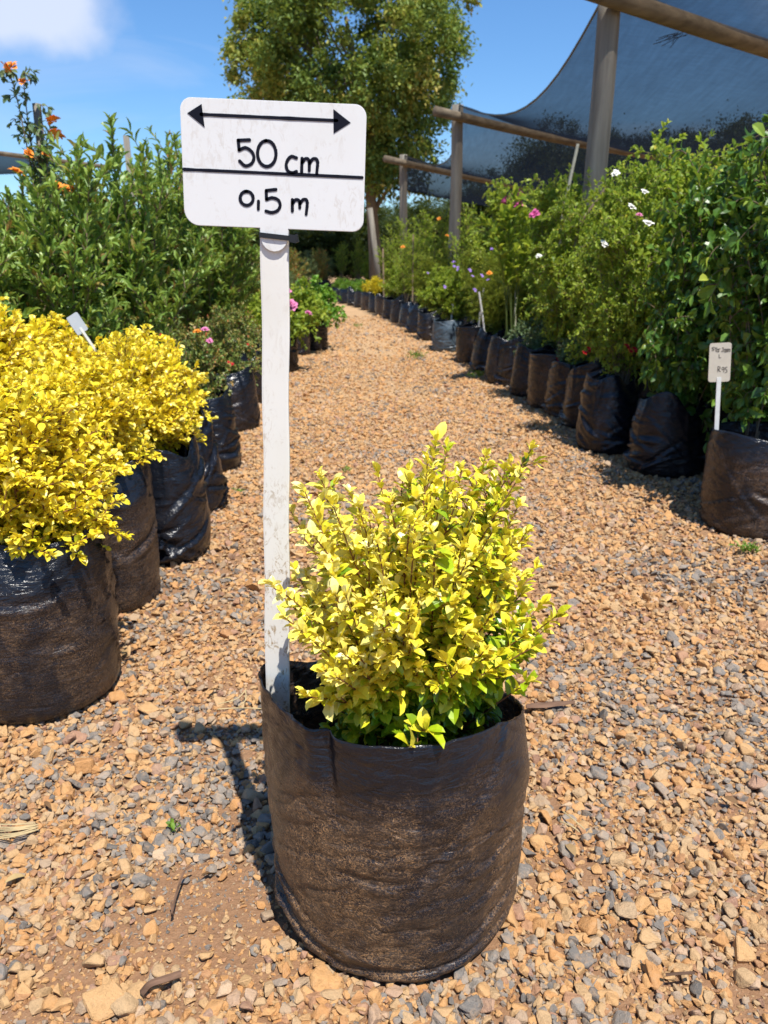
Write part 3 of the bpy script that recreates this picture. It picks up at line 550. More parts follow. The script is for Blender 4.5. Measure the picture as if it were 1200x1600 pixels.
rngF = np.random.default_rng(77); PLANTS = []
def potted(name, kind, var, bag, x, y, rz, label, cat='potted plant', group=None, scale=1.0, bag_scale=1.0, flowers=None, nfl=0, fzone=None, lean=(0, 0), stake=None, wide=1.0, back=(0, 0)):
    root = empty(name, (x, y, 0), rz); tag(root, label, cat, group)
    if bag:
        bm_, sm_, zs = BAGS[bag]; b = obj('nursery_bag', bm_, root); b.scale = (bag_scale,) * 3; b.rotation_euler = (lean[0], lean[1], 0); obj('soil', sm_, b); zs *= bag_scale
    else: zs = .33
    fm, sm = KIND[kind][var % len(KIND[kind])]
    bo = Matrix.Rotation(-rz, 3, 'Z') @ Vector((back[0], back[1], zs)); f = obj('foliage', fm, root, bo); f.scale = (scale * wide, scale * wide, scale)
    st = obj('stems', sm, root, bo); st.scale = (scale * wide, scale * wide, scale); PLANTS.append((root, kind, fm, (x + back[0], y + back[1]), rz, scale, wide, zs))
    if stake:
        mb = MB(); h, tilt, r, mt = stake; mb.tube([(.05, .02, zs - .1), (.05 + tilt * h * .5, .02, zs + h * .5), (.05 + tilt * h, .02, zs + h)], r, 7); obj('stake', mb.make('stake', M[mt]), root)
    if flowers:
        vs = np.empty(len(fm.vertices) * 3, dtype=np.float32); fm.vertices.foreach_get('co', vs); vs = vs.reshape(-1, 3)
        # flowers sit at leaf tips on the outer skin of the plant, on the side that faces the path
        c, s_ = math.cos(rz), math.sin(rz); wv = np.stack([vs[:, 0] * c - vs[:, 1] * s_, vs[:, 0] * s_ + vs[:, 1] * c, vs[:, 2]], -1)
        ctr = wv.mean(0); d = wv - ctr; ext = wv.std(0); score = np.linalg.norm(d / (ext * 2), axis=1); tow = -(d[:, 1] / ext[1]) * 1.0 + (d[:, 2] / ext[2]) * .35 - np.sign(x) * d[:, 0] / ext[0] * .7
        ok = np.where((score > .75) & (tow > .9))[0]
        if fzone: ok = ok[(vs[ok, 2] > fzone[0]) & (vs[ok, 2] < fzone[1])]
        if len(ok):
            base = rngF.choice(ok, min(nfl, len(ok)), replace=False)
            for i in base:
                fo = obj('flower', FL[flowers], root, Vector(vs[i]) * scale + Vector((0, 0, zs))); fo.rotation_euler = (rngF.uniform(-.2, 1.0), rngF.uniform(-.5, .5), rngF.uniform(0, 6.28)); fo.scale = (rngF.uniform(.75, 1.25),) * 3
    return root

# ------------------------------------------------------------------ the foreground plant
def fb_rim(th):
    a = np.degrees(th) % 360
    pts = [(0, .395), (25, .365), (60, .34), (100, .345), (140, .40), (165, .455), (185, .470), (205, .472), (225, .474), (240, .470), (258, .474), (275, .478), (295, .472), (320, .452), (345, .415), (360, .395)]
    return np.interp(a, [p[0] for p in pts], [p[1] for p in pts]) / .46 - 1
def fb_bulge(TH, S):
    d = (TH - np.pi + .12 + np.pi) % (2 * np.pi) - np.pi
    g = .015 * np.exp(-(d / .30) ** 2) * np.clip((S - .25) / .3, 0, 1)
    sh = (TH - R_(325) + np.pi) % (2 * np.pi) - np.pi; g = g - .022 * np.exp(-(sh / .55) ** 2) * np.clip((S - .80) / .2, 0, 1) ** 1.5 + .006 * np.exp(-(sh / .6) ** 2) * np.exp(-((S - .74) / .08) ** 2)
    # dent where the film hangs in under the front rim, left of the middle
    e = (TH - R_(238) + np.pi) % (2 * np.pi) - np.pi
    g = g - .016 * np.exp(-((e - .10 * (1 - S) * 3) / .06) ** 2) * np.clip((S - .62) / .3, 0, 1)
    g = g + .006 * np.exp(-((e + .13) / .07) ** 2) * np.clip((S - .6) / .3, 0, 1)
    # rolled seam at the foot
    g = g + .007 * np.exp(-((S - .025) / .018) ** 2) + .004 * np.exp(-((S - .09 - .05 * np.cos(TH - 3.6)) / .012) ** 2) * np.clip(np.cos(TH - 4.0), 0, 1)
    for t0, z0, sl, w, a in ((5.5, .47, .10, .40, .0028), (5.35, .30, .11, .45, .0032), (5.5, .17, .13, .55, .0045), (4.9, .06, .03, .9, .006), (3.7, .12, -.16, .4, .009), (3.6, .24, -.2, .35, .006), (5.6, .60, .1, .3, .002)):
        dT = (TH - t0 + np.pi) % (2 * np.pi) - np.pi; x = (S - z0 - sl * dT) / .016
        g = g + a * np.exp(-(dT / w) ** 2) * (np.exp(-x * x) - .8 * np.exp(-(x - 1.7) ** 2))
    return g
fb_bag, fb_soil, fb_zs = bag_meshes(9, FB_R, .46, M['bag_front'], rim=fb_rim, n=220, m=110, folds=7, depth=.0035, soil=.80, taper=.97, bulge=fb_bulge, shoulder=.0)
def build_front():
    root = empty('potted_shrub', FB_C); tag(root, 'small golden leaved shrub in a dusty black bag, alone on the gravel in the path', 'potted plant')
    b = obj('nursery_bag', fb_bag, root); obj('soil', fb_soil, b)
    base = Vector((FB_C.x + .015, FB_C.y + .0, fb_zs)); tips = []
    guide = [(682, 690, 1.25), (668, 720, 1.2), (640, 735, 1.28), (700, 745, 1.12), (830, 702, 1.22), (795, 725, 1.24), (760, 712, 1.3), (810, 790, 1.2), (500, 745, 1.2), (475, 765, 1.16), (520, 790, 1.05), (560, 790, 1.1), (455, 800, 1.2), (545, 770, 1.28), (610, 790, 1.05), (470, 835, 1.12),
             (870, 962, 1.12), (850, 985, 1.2), (835, 1010, 1.06), (845, 945, 1.28), (815, 900, 1.22), (800, 850, 1.12), (820, 830, 1.3), (440, 925, 1.02), (425, 915, 1.06), (445, 965, 1.0), (470, 985, .98), (520, 1058, .99), (560, 1025, .95), (600, 915, .92), (640, 950, .93), (655, 1045, .99), (690, 1055, 1.01), (740, 1000, .98), (770, 960, 1.0), (780, 1040, 1.05),
             (720, 860, 1.0), (680, 850, .98), (640, 820, 1.02), (590, 850, 1.0), (740, 800, 1.08), (770, 830, 1.04), (510, 880, 1.02), (540, 930, .97), (600, 1000, .94), (720, 930, .95), (650, 780, 1.15), (700, 790, 1.2), (590, 740, 1.3), (600, 1060, 1.0), (720, 1060, 1.04), (500, 1000, .99), (700, 700, 1.3), (520, 830, 1.25), (760, 770, 1.3), (480, 900, 1.2), (790, 1000, 1.25), (460, 890, 1.3)]
    rg = np.random.default_rng(12)
    for px, py, Y in guide:
        t = np.array(P(px, py, Y) - base); tips.append(t)
        for q in range(2 if t[2] > .2 and 490 < px < 825 else 1 if px > 520 else 0):       # shoots come in tufts round a leader
            f = t * .96 + rg.normal(0, .020, 3) - np.array([0, 0, abs(rg.normal(0, .03))]); tips.append(f)
    tips += [np.array(t) for t in ell_tips(5, 14, .16, .14, -.03, .24)]
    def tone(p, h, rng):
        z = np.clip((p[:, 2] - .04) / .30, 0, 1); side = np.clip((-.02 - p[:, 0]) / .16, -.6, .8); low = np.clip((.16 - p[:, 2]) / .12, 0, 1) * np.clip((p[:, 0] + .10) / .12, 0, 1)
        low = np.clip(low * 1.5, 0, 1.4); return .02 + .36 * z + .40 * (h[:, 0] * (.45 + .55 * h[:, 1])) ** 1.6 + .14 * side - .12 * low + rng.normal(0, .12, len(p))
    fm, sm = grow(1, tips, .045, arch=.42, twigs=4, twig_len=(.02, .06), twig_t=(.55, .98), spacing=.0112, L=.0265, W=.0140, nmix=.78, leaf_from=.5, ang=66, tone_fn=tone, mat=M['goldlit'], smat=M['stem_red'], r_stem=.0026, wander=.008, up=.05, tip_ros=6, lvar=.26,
        keep_fn=lambda p, d: (p[:, 2] + d[:, 2] * .028 > np.where(p[:, 1] < .02, .215, .13)) | (np.hypot(p[:, 0] + d[:, 0] * .03 + .015, p[:, 1] + d[:, 1] * .03) < FB_R - .05),
        size_fn=lambda p: 1.12 - .36 * np.clip((p[:, 2] - .08) / .34, 0, 1))
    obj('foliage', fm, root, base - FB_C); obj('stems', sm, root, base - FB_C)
build_front()

# ------------------------------------------------------------------ the measuring sign
def build_sign():
    root = empty('measuring_sign', (-.186, 1.165, .39)); root.rotation_euler = (0, R_(2.2), 0)
    tag(root, 'white board reading 50 cm and 0,5 m, tied to a white stake', 'sign')
    zb = 1.188 - .39; W, Hb = .252, .162; sw = .0405
    # stake: shallow channel with side lips
    mb = MB(); n = 30; zz = np.linspace(-.10, zb - .002, n); rng = np.random.default_rng(4)
    prof = [(-sw / 2, .004), (-sw / 2, -.003), (-sw / 2 + .0025, -.0036), (sw / 2 - .0025, -.0036), (sw / 2, -.003), (sw / 2, .004), (sw / 2 - .003, .004), (-sw / 2 + .003, .004)]
    v = np.array([[(x * (1 + .012 * math.sin(z * 9)) + .0008 * math.sin(z * 31), y, z) for x, y in prof] for z in zz]).reshape(-1, 3); k = len(prof)
    i = np.arange(n - 1)[:, None] * k; j = np.arange(k)[None]; f4 = np.stack([i + j, i + (j + 1) % k, i + k + (j + 1) % k, i + k + j], -1).reshape(-1, 4)
    mb.add(v, None, f4); ar = np.arange(1, k - 1); mb.f3.append(np.stack([np.zeros(k - 2), ar + 1, ar], -1).astype(int)); o0 = (n - 1) * k; mb.f3.append(np.stack([np.full(k - 2, o0), ar + o0, ar + 1 + o0], -1).astype(int))
    obj('stake', mb.make('stake', M['post']), root)
    # board with a tab that overlaps the stake: rounded outline, 4 mm thick
    def arc(cx, cz, r, a0, a1): return [(cx + r * math.cos(a), cz + r * math.sin(a)) for a in np.linspace(R_(a0), R_(a1), 9)]
    r = .0155; x0, x1, z0, z1 = -W / 2, W / 2, 0, Hb
    out = arc(x1 - r, z1 - r, r, 0, 90) + arc(x0 + r, z1 - r, r, 90, 180) + arc(x0 + r * 1.35, z0 + r * 1.35, r * 1.35, 180, 270) + [(-sw / 2, 0), (-sw / 2 + .0005, -.012)] + arc(0, -.012, sw / 2 - .001, 190, 350) + [(sw / 2 - .0005, -.012), (sw / 2, 0)] + arc(x1 - r, z0 + r, r, 270, 360)
    bm = bmesh.new(); vs = [bm.verts.new((x, -.0085, z)) for x, z in out]; fc = bm.faces.new(vs)
    ex = bmesh.ops.extrude_face_region(bm, geom=[fc]); bmesh.ops.translate(bm, verts=[g for g in ex['geom'] if isinstance(g, bmesh.types.BMVert)], vec=(0, .0042, 0))
    bmesh.ops.recalc_face_normals(bm, faces=bm.faces)
    big = [f for f in bm.faces if len(f.verts) > 8]; eds = {e for f in big for e in f.edges}
    bmesh.ops.bevel(bm, geom=list(eds), offset=.0007, segments=2, affect='EDGES'); me = bpy.data.meshes.new('board'); bm.to_mesh(me); bm.free(); me.materials.append(M['sign'])
    board = obj('board', me, root, (.0, 0, zb))
    TL, TR, BR, BL = (85, 92), (1055, 112), (1042, 778), (100, 745)
    def loc(x, y):
        u, w = .5, .5
        for _ in range(8):
            yt = TL[1] + (TR[1] - TL[1]) * u; yb = BL[1] + (BR[1] - BL[1]) * u; w = (y - yt) / (yb - yt); xl = TL[0] + (BL[0] - TL[0]) * w; xr = TR[0] + (BR[0] - TR[0]) * w; u = (x - xl) / (xr - xl)
        return ((u - .5) * W, (1 - w) * Hb)
    def stroke(mb, pts, w, smooth=True, y=-.0092):
        q = np.array([loc(*p) for p in pts]); q = catmull(q, 7) if smooth and len(q) > 2 else q
        T = np.gradient(q, axis=0); T /= np.linalg.norm(T, axis=1)[:, None] + 1e-12; Nn = np.stack([-T[:, 1], T[:, 0]], -1) * w / 2; n = len(q); rg = np.random.default_rng(len(pts)); Nn *= (1 + .05 * rg.normal(size=(n, 1)))
        # round ends, 0.4 mm thick marker film
        def cap(c, t, s):
            a = np.linspace(-np.pi / 2, np.pi / 2, 7)[1:-1]; nr = np.array([-t[1], t[0]]); return [c + s * t * math.cos(b) * w / 2 + nr * math.sin(b) * w / 2 for b in a]
        ring = list(q + Nn); ring += cap(q[-1], T[-1], 1)[::-1]; ring += list((q - Nn)[::-1]); ring += cap(q[0], T[0], -1)
        # strip faces
        L_ = [(p[0], y, p[1]) for p in q + Nn]; R2 = [(p[0], y, p[1]) for p in q - Nn]; b = [(x_, y + .0006, z_) for x_, _, z_ in L_], [(x_, y + .0006, z_) for x_, _, z_ in R2]
        v = L_ + R2 + b[0] + b[1]; a = np.arange(n - 1)
        f4 = np.vstack([np.stack([a, a + n, a + n + 1, a + 1], -1), np.stack([a, a + 1, a + 2 * n + 1, a + 2 * n], -1), np.stack([a + n + 1, a + n, a + 3 * n, a + 3 * n + 1], -1)])
        mb.add(v, None, f4)
        for c, t, s in ((q[0], T[0], -1), (q[-1], T[-1], 1)):
            cp = cap(c, t, s); nr = np.array([-t[1], t[0]]) * w / 2; fan = [c - nr] + cp + [c + nr]; v = [(c[0], y, c[1])] + [(p[0], y, p[1]) for p in fan]; m_ = len(fan)
            f3 = [[0, i_, i_ + 1] if s < 0 else [0, i_ + 1, i_] for i_ in range(1, m_)]; mb.add(v, f3)
    def ell(cx, cy, rx, ry, n=14): return [(cx + rx * math.cos(a), cy + ry * math.sin(a)) for a in np.linspace(-1.7, -1.7 + 6.4, n)]
    mb = MB(); sw1 = .0044
    stroke(mb, [(446, 300), (386, 303)], sw1, False); stroke(mb, [(387, 303), (391, 352)], sw1, False)
    stroke(mb, [(391, 352), (424, 340), (455, 358), (468, 388), (455, 420), (422, 432), (393, 408)], sw1); stroke(mb, ell(535, 368, 48, 66), sw1)
    stroke(mb, [(690, 388), (664, 381), (645, 398), (636, 425), (645, 455), (668, 465), (690, 458)], sw1)
    stroke(mb, [(717, 463), (719, 390)], sw1, False); stroke(mb, [(719, 412), (738, 391), (756, 402), (757, 452)], sw1); stroke(mb, [(757, 415), (778, 391), (800, 403), (796, 468)], sw1)
    obj('lettering', mb.make('lettering', M['ink']), board)
    mb = MB(); stroke(mb, ell(428, 601, 34, 37, 12), sw1); stroke(mb, [(490, 616), (489, 657)], sw1, False)
    stroke(mb, [(582, 553), (531, 559)], sw1, False); stroke(mb, [(531, 559), (532, 606)], sw1, False); stroke(mb, [(532, 606), (562, 597), (593, 608), (604, 636), (590, 664), (560, 675), (529, 668)], sw1)
    stroke(mb, [(668, 666), (668, 606)], sw1, False); stroke(mb, [(668, 626), (686, 606), (705, 614), (707, 648)], sw1); stroke(mb, [(707, 626), (727, 604), (746, 616), (741, 682)], sw1)
    obj('lettering', mb.make('lettering', M['ink']), board)
    mb = MB(); stroke(mb, [(195, 177), (550, 186), (900, 195)], .0042)
    for tri in ([(124, 172), (199, 126), (213, 241)], [(972, 204), (882, 138), (884, 260)]):
        q = np.array([loc(*p) for p in tri]); v = [(x, -.0092, z) for x, z in q] + [(x, -.0086, z) for x, z in q]
        if np.cross(q[1] - q[0], q[2] - q[0]) < 0: v = [v[0], v[2], v[1], v[3], v[5], v[4]]
        mb.add(v, [[0, 1, 2]], [[0, 3, 4, 1], [1, 4, 5, 2], [2, 5, 3, 0]])
    obj('double_arrow', mb.make('double arrow', M['ink']), board)
    mb = MB(); stroke(mb, [(100, 454), (560, 469), (1034, 485)], .0042); obj('dividing_line', mb.make('dividing line', M['ink']), board)
    # cable tie
    tz = zb - .0105; lp = [(-sw / 2 - .001, -.010), (-sw / 4, -.0112), (sw / 4, -.0112), (sw / 2 + .001, -.010), (sw / 2 + .0015, .003), (sw / 2 - .002, .0062), (-sw / 2 + .002, .0062), (-sw / 2 - .0015, .003)]
    mb = MB(); k = len(lp); v = []; hh = .0034
    for x, y in lp:
        z = tz - x * .07
        for dy, dz in ((1.0, -hh), (1.0, hh), (.86, hh), (.86, -hh)): v.append((x * (1 if dy == 1 else .97), y * dy, z + dz))
    f = []
    for a in range(k):
        b = (a + 1) % k
        for c in range(4): f.append([a * 4 + c, b * 4 + c, b * 4 + (c + 1) % 4, a * 4 + (c + 1) % 4])
    mb.add(v, None, f); mb.box((sw / 2 + .007, -.0095, tz - .002), (.011, .009, .0105), Matrix.Rotation(R_(8), 4, 'Y')); mb.box((sw / 2 + .0125, -.0095, tz - .001), (.004, .005, .011), Matrix.Rotation(R_(-12), 4, 'Y'))
    obj('cable_tie', mb.make('cable tie', M['blackplastic']), root)
build_sign()

# ------------------------------------------------------------------ left side: golden shrubs, then taller stock
GOLDG = 'golden shrubs in black bags left of the path'
def at_edge(px, py, R, side):   # bag whose path-side silhouette meets the ground near this pixel
    g = G(px, py); return g.x + side * R, g.y + R * .75
for i, (x, y, bag, var, sc, lab) in enumerate((
        (-.955, 1.89, 'dusty', 0, 1.0, 'golden shrub in a crumpled black bag, nearest of the yellow block on the left'),
        (-.995, 2.49, 'dusty2', 1, .95, 'golden shrub in a dusty bag just behind the nearest yellow one'),
        (-.915, 2.95, 'clean', 2, 1.04, 'golden shrub in a shiny wrinkled bag, third yellow one along the path'),
        (-.985, 3.52, 'clean2', 0, 1.1, 'golden shrub in the fourth yellow bag along the path'),
        (-1.50, 2.25, 'mid2', 1, 1.12, 'golden shrub of the inner row, cut by the left edge of the picture'),
        (-1.52, 2.88, 'dusty', 2, 1.25, 'golden shrub with tallest upright tips, behind the nearest yellow shrub'),
        (-1.58, 3.50, 'mid', 1, 1.25, 'golden shrub at the back, before the tall green plants'))):
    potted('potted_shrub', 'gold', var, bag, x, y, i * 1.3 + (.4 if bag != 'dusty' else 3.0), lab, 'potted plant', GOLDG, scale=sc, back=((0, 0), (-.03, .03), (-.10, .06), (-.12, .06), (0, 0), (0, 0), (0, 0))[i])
M['palecard'] = plain_mat('pale label card', (.42, .45, .48), .6, .06)
# white plant tag stuck among the golden shrubs
def plant_tag(name, loc, rz, tilt, w, h, stick, label, lines=None, mat='white_stick', roll=0.0):
    root = empty(name, loc); root.rotation_euler = (tilt, roll, rz); tag(root, label, 'plant label')
    bm = bmesh.new(); r = w * .12; pts = [(sx * (w / 2 - r) + r * math.cos(a), sz + r * math.sin(a)) for sx, sz, a0 in ((1, h - r, 0), (-1, h - r, 90), (-1, r, 180), (1, r, 270)) for a in [R_(a0 + q) for q in (0, 30, 60, 90)]]
    fc = bm.faces.new([bm.verts.new((x, -.0018, z + stick)) for x, z in pts]); ex = bmesh.ops.extrude_face_region(bm, geom=[fc]); bmesh.ops.translate(bm, verts=[g for g in ex['geom'] if isinstance(g, bmesh.types.BMVert)], vec=(0, .0036, 0)); bmesh.ops.recalc_face_normals(bm, faces=bm.faces)
    me = bpy.data.meshes.new('tag board'); bm.to_mesh(me); bm.free(); me.materials.append(M[mat]); b = obj('board', me, root)
    mb = MB(); mb.box((0, .001, stick / 2 + .01), (w * .2, .009, stick + .02)); obj('stake', mb.make('stake', M['white_stick']), root)
    if lines:
        for chunk in (lines[:9], lines[9:10], lines[10:]):
          lb = MB()
          for st in chunk:
            for a, c in zip(st[:-1], st[1:]):
                pa = np.array([(a[0] - .5) * w, -.0021, stick + (1 - a[1]) * h]); pc = np.array([(c[0] - .5) * w, -.0021, stick + (1 - c[1]) * h]); lb.tube([pa, (pa + pc) / 2, pc], .0009 * w / .06, 5)
          obj('lettering', lb.make('lettering', M['greyink']), b)
    return root
t_ = P(150, 505, 3.05)
plant_tag('plant_label', (t_.x, t_.y, t_.z - .13), .9, R_(-10), .052, .075, .11, 'pale blank plant label leaning among the golden shrubs', None, 'palecard', R_(-26))

RG = 'low red tipped shrubs beside the path'
for i, (x, y, bag, lab, fl, nf) in enumerate((
        (-1.05, 4.25, 'clean2', 'dark low shrub with a pink bloom in a tall glossy bag behind the yellow shrubs', 'pink', 1),
        (-1.07, 5.34, 'mid', 'low shrub with rusty new leaves in the black bag left of the white stake', 'red', 3),
        (-1.50, 4.75, 'mid2', 'low shrub with rusty leaves and an orange bloom behind the glossy bag', 'orange', 1),
        (-1.16, 6.35, 'mid2', 'low shrub with reddish leaves hidden behind the white stake', None, 0),
        (-1.62, 5.75, 'mid', 'low reddish shrub at the foot of the tall green plants', 'red', 2))):
    potted('potted_shrub', 'redtip', i, bag, x, y, i * 2.1 + .5, lab, 'potted plant', RG, scale=1.05, wide=.85, back=(-.08, .10))
TG = 'tall green shrubs massed on the left'
k = 0
TL_ = [(-1.62, 4.25), (-2.05, 3.75), (-2.15, 4.45), (-2.75, 4.15), (-2.7, 4.9), (-2.15, 5.2), (-1.56, 5.1), (-2.3, 5.95), (-2.9, 5.7), (-1.75, 6.5), (-2.4, 6.75), (-3.1, 6.6), (-1.9, 7.4), (-2.6, 7.6), (-3.4, 7.5), (-1.5, 7.15), (-1.6, 8.3), (-2.3, 8.5), (-3.1, 8.6), (-3.9, 8.5)]
TLAB = ['tall green shrub directly behind the back golden shrub', 'tall green shrub at the left edge of the picture, nearest of the green block', 'tall green shrub with upright shoots behind the blank plant label', 'tall green shrub below the orange flowered vine', 'tall green shrub standing under the bare grey pole', 'tall green shrub with a long bare lower stem, left of the sign board', 'tall shrub with the highest leafy spike, just left of the sign board']
for x, y in TL_:
    sc = (1.06, .98, .96, .98, .97, 1.04, 1.24, 1.06)[k % 8] if k < 8 else 1.27 if k in (9, 12, 15) else (1.0, 1.05, .97)[k % 3]
    lab = TLAB[k] if k < len(TLAB) else 'green shrub deep inside the tall block on the left'
    potted('potted_shrub', 'tall', k, ('mid', 'dusty', 'clean', 'mid2')[k % 4], x, y, k * 1.9, lab, 'potted plant', TG, scale=sc); k += 1
# orange flowered climber on a stake
def climber():
    b = P(62, 300, 4.6); root = empty('flowering_climber', (b.x, b.y, 0)); tag(root, 'climber with orange flowers on a grey post above the green shrubs at the left', 'climbing plant')
    bm_, sm_, zs = BAGS['mid']; bg = obj('nursery_bag', bm_, root); obj('soil', sm_, bg)
    top = P(57, 162, 4.6) - root.location
    mb = MB(); mb.tube([(0, 0, .3), (top.x * .5, 0, top.z * .5), (top.x, 0, top.z)], [.026, .025, .022], 9); obj('stake', mb.make('stake', M['pole'], True), root)
    tips = [P(5, 118, 4.45), P(40, 128, 4.5), P(70, 175, 4.5), P(80, 215, 4.5), P(30, 195, 4.55), P(65, 240, 4.5), P(95, 280, 4.4)]
    tips = [np.array(t - root.location - Vector((0, 0, zs))) for t in tips]
    fm, sm = grow(60, tips, .03, arch=1.15, twigs=4, twig_len=(.05, .12), twig_t=(.6, .99), spacing=.03, L=.04, W=.02, leaf_from=.55, droop=.6, up=-.2, mat=M['grey'], smat=M['stem'], r_stem=.005, wander=.01)
    obj('foliage', fm, root, (0, 0, zs)); obj('stems', sm, root, (0, 0, zs))
    for px, py, Y in ((8, 108, 4.4), (18, 106, 4.5), (36, 130, 4.5), (84, 190, 4.5), (90, 213, 4.4), (85, 210, 4.45), (25, 270, 4.35), (100, 297, 4.3), (110, 300, 4.35), (88, 292, 4.3), (45, 242, 4.5), (76, 246, 4.5)):
        o = obj('flower', FL['orange'], root, P(px, py, Y) - root.location); o.rotation_euler = (px * .1 % 1.2, .3, px); o.scale = (1.0,) * 3
climber()
PG = 'leafy roses at the left path edge behind the white stake'
for i, (px, py, bag, lab) in enumerate(((468, 582, 'slim', 'rose with pink blooms in the black bag just right of the white stake'), (515, 548, 'slim', 'bright leafy bush in a flat black pot jutting into the path beyond the stake'), (487, 556, 'slim', 'bright leafy bush wedged behind the pink rose'))):
    g = G(px, py); potted('potted_rose', 'pinkrose', i, bag, g.x - .19, g.y + .12, i * 2, lab, 'potted plant', PG, scale=1.15)
for i, (x, y, kind, lab) in enumerate(((-1.75, 10.2, 'rust', 'rusty leaved shrub behind the pink rose'), (-1.7, 12.2, 'grey', 'grey green shrub at the far left bend of the path'), (-2.3, 11.5, 'rust', 'rusty shrub behind the sign stake, under the board'), (-2.0, 14.5, 'grey', 'pale grey green shrub where the path turns left'), (-2.7, 13.5, 'grey', 'grey green shrub behind the rusty shrubs'), (-2.9, 16.0, 'grey', 'grey green shrub beyond the turn of the path'), (-1.55, 9.3, 'pinkrose', 'leafy bush between the pink rose and the rusty shrub'))):
    potted('potted_shrub', kind, i, 'mid', x, y, i, lab, 'potted plant', 'small shrubs at the far left of the path', scale=1.05)

for i, (px, py, kd, lab) in enumerate(((478, 466, 'grey', 'pale grey green shrub at the far end of the path, beside the stake'), (497, 463, 'rust', 'rusty shrub closing the far end of the path'), (456, 468, 'rust', 'rusty shrub behind the stake at the far end of the path'), (508, 459, 'grey', 'grey green shrub behind the far low green bags'), (534, 457, 'thin', 'leggy shrub behind the far low green bags'), (560, 460, 'thin', 'leggy shrub behind the far yellow shrub'), (585, 462, 'brun', 'green shrub at the foot of the large tree'), (436, 470, 'grey', 'grey green shrub hidden by the stake far off'))):
    g = G(px, py); potted('potted_shrub', kd, i, 'mid', g.x, g.y, i * 1.3, lab, 'potted plant', 'shrubs closing the far end of the path', scale=1.25 if kd != 'thin' else .9)

# ------------------------------------------------------------------ right side: the long row
ROW = [(1113, 838, 'dusty3', 1.02), (996, 745, 'clean2', .95), (906, 708, 'clean', .95), (882, 672, 'mid2', 1), (855, 655, 'mid', 1), (828, 640, 'dusty3', 1), (800, 622, 'mid', 1), (775, 604, 'mid2', 1), (738, 583, 'clean', .95), (714, 568, 'dusty3', .95), (675, 550, 'blue', 1), (651, 532, 'mid', .95), (636, 521, 'clean', .95), (622, 512, 'mid', .95), (609, 505, 'mid2', .9), (597, 499, 'mid', .9), (586, 494, 'dusty3', .9), (575, 489, 'mid', .9), (564, 485, 'dusty3', .9), (553, 481, 'mid', .9), (542, 478, 'clean', .9), (530, 475, 'clean2', .9), (518, 472, 'mid', .9)]
ORD = ['first', 'second', 'third', 'fourth', 'fifth', 'sixth', 'seventh', 'eighth', 'ninth', 'tenth', 'eleventh', 'twelfth', 'thirteenth', 'fourteenth', 'fifteenth', 'sixteenth', 'seventeenth', 'eighteenth', 'nineteenth', 'twentieth', 'twenty-first', 'twenty-second', 'twenty-third'] + ['number %d' % i for i in range(24, 60)]
RK = ['jasmine', 'jasmine', 'rose', 'rose', 'lowflower', 'rose', 'lowflower', 'lowflower', 'wisp', 'wisp', 'brun', 'brun', 'wisp', 'thin', 'thin', 'brun', 'thin', 'fargold', 'fargold', 'fargreen', 'fargreen', 'fargreen', 'fargreen']
RD = {'jasmine': 'large leaved glossy climber', 'rose': 'light green rose bush', 'lowflower': 'low plant with small red blooms', 'wisp': 'feathery yellow green shrub', 'brun': 'green shrub with small violet blooms', 'thin': 'tall thin leggy shrub', 'fargold': 'bright yellow low shrub', 'fargreen': 'bright green low shrub'}
FLK = {'rose': 'white', 'lowflower': 'red', 'brun': 'violet'}
GR = 'black bagged plants in the front row right of the path'
rowpos = []
for i, (px, py, bag, bs) in enumerate(ROW):
    g = G(px, py); rr = BAGS[bag][0].dimensions[0] if False else .205 * bs; x, y = g.x + rr, g.y + rr * .6; rowpos.append((x, y)); kd = RK[i]
    lab = '%s in the %s bag along the right edge' % (RD[kd], ORD[i])
    if i == 0: lab = 'large leaved glossy climber in the bag holding the cream plant label at right'
    if i == 10: lab = 'green shrub with violet blooms in a bluish grey bag, eleventh along the right edge'
    sc = {'jasmine': 1.1, 'rose': .98, 'lowflower': 1.0, 'wisp': .85, 'brun': .9, 'thin': .85}.get(kd, 1.0)
    potted('potted_rose' if kd == 'rose' else 'potted_climber' if kd == 'jasmine' else 'potted_shrub', kd, i, bag, x, y, (i * 1.7 + (2.2 if i else .6)), lab, 'potted plant', GR, scale=sc, bag_scale=bs, wide=.76 if kd in ('rose', 'jasmine') else .9, back=(.10, .12) if i else (.10, .24),
           stake={1: None, 3: (.75, .25, .008, 'bamboo'), 7: (.55, .3, .008, 'bamboo'), 8: (.5, .2, .01, 'white_stick'), 9: (.5, .3, .01, 'white_stick'), 10: (.3, .05, .012, 'white_stick'), 13: (1.2, .0, .01, 'stake'), 16: (1.0, .05, .015, 'stake')}.get(i))
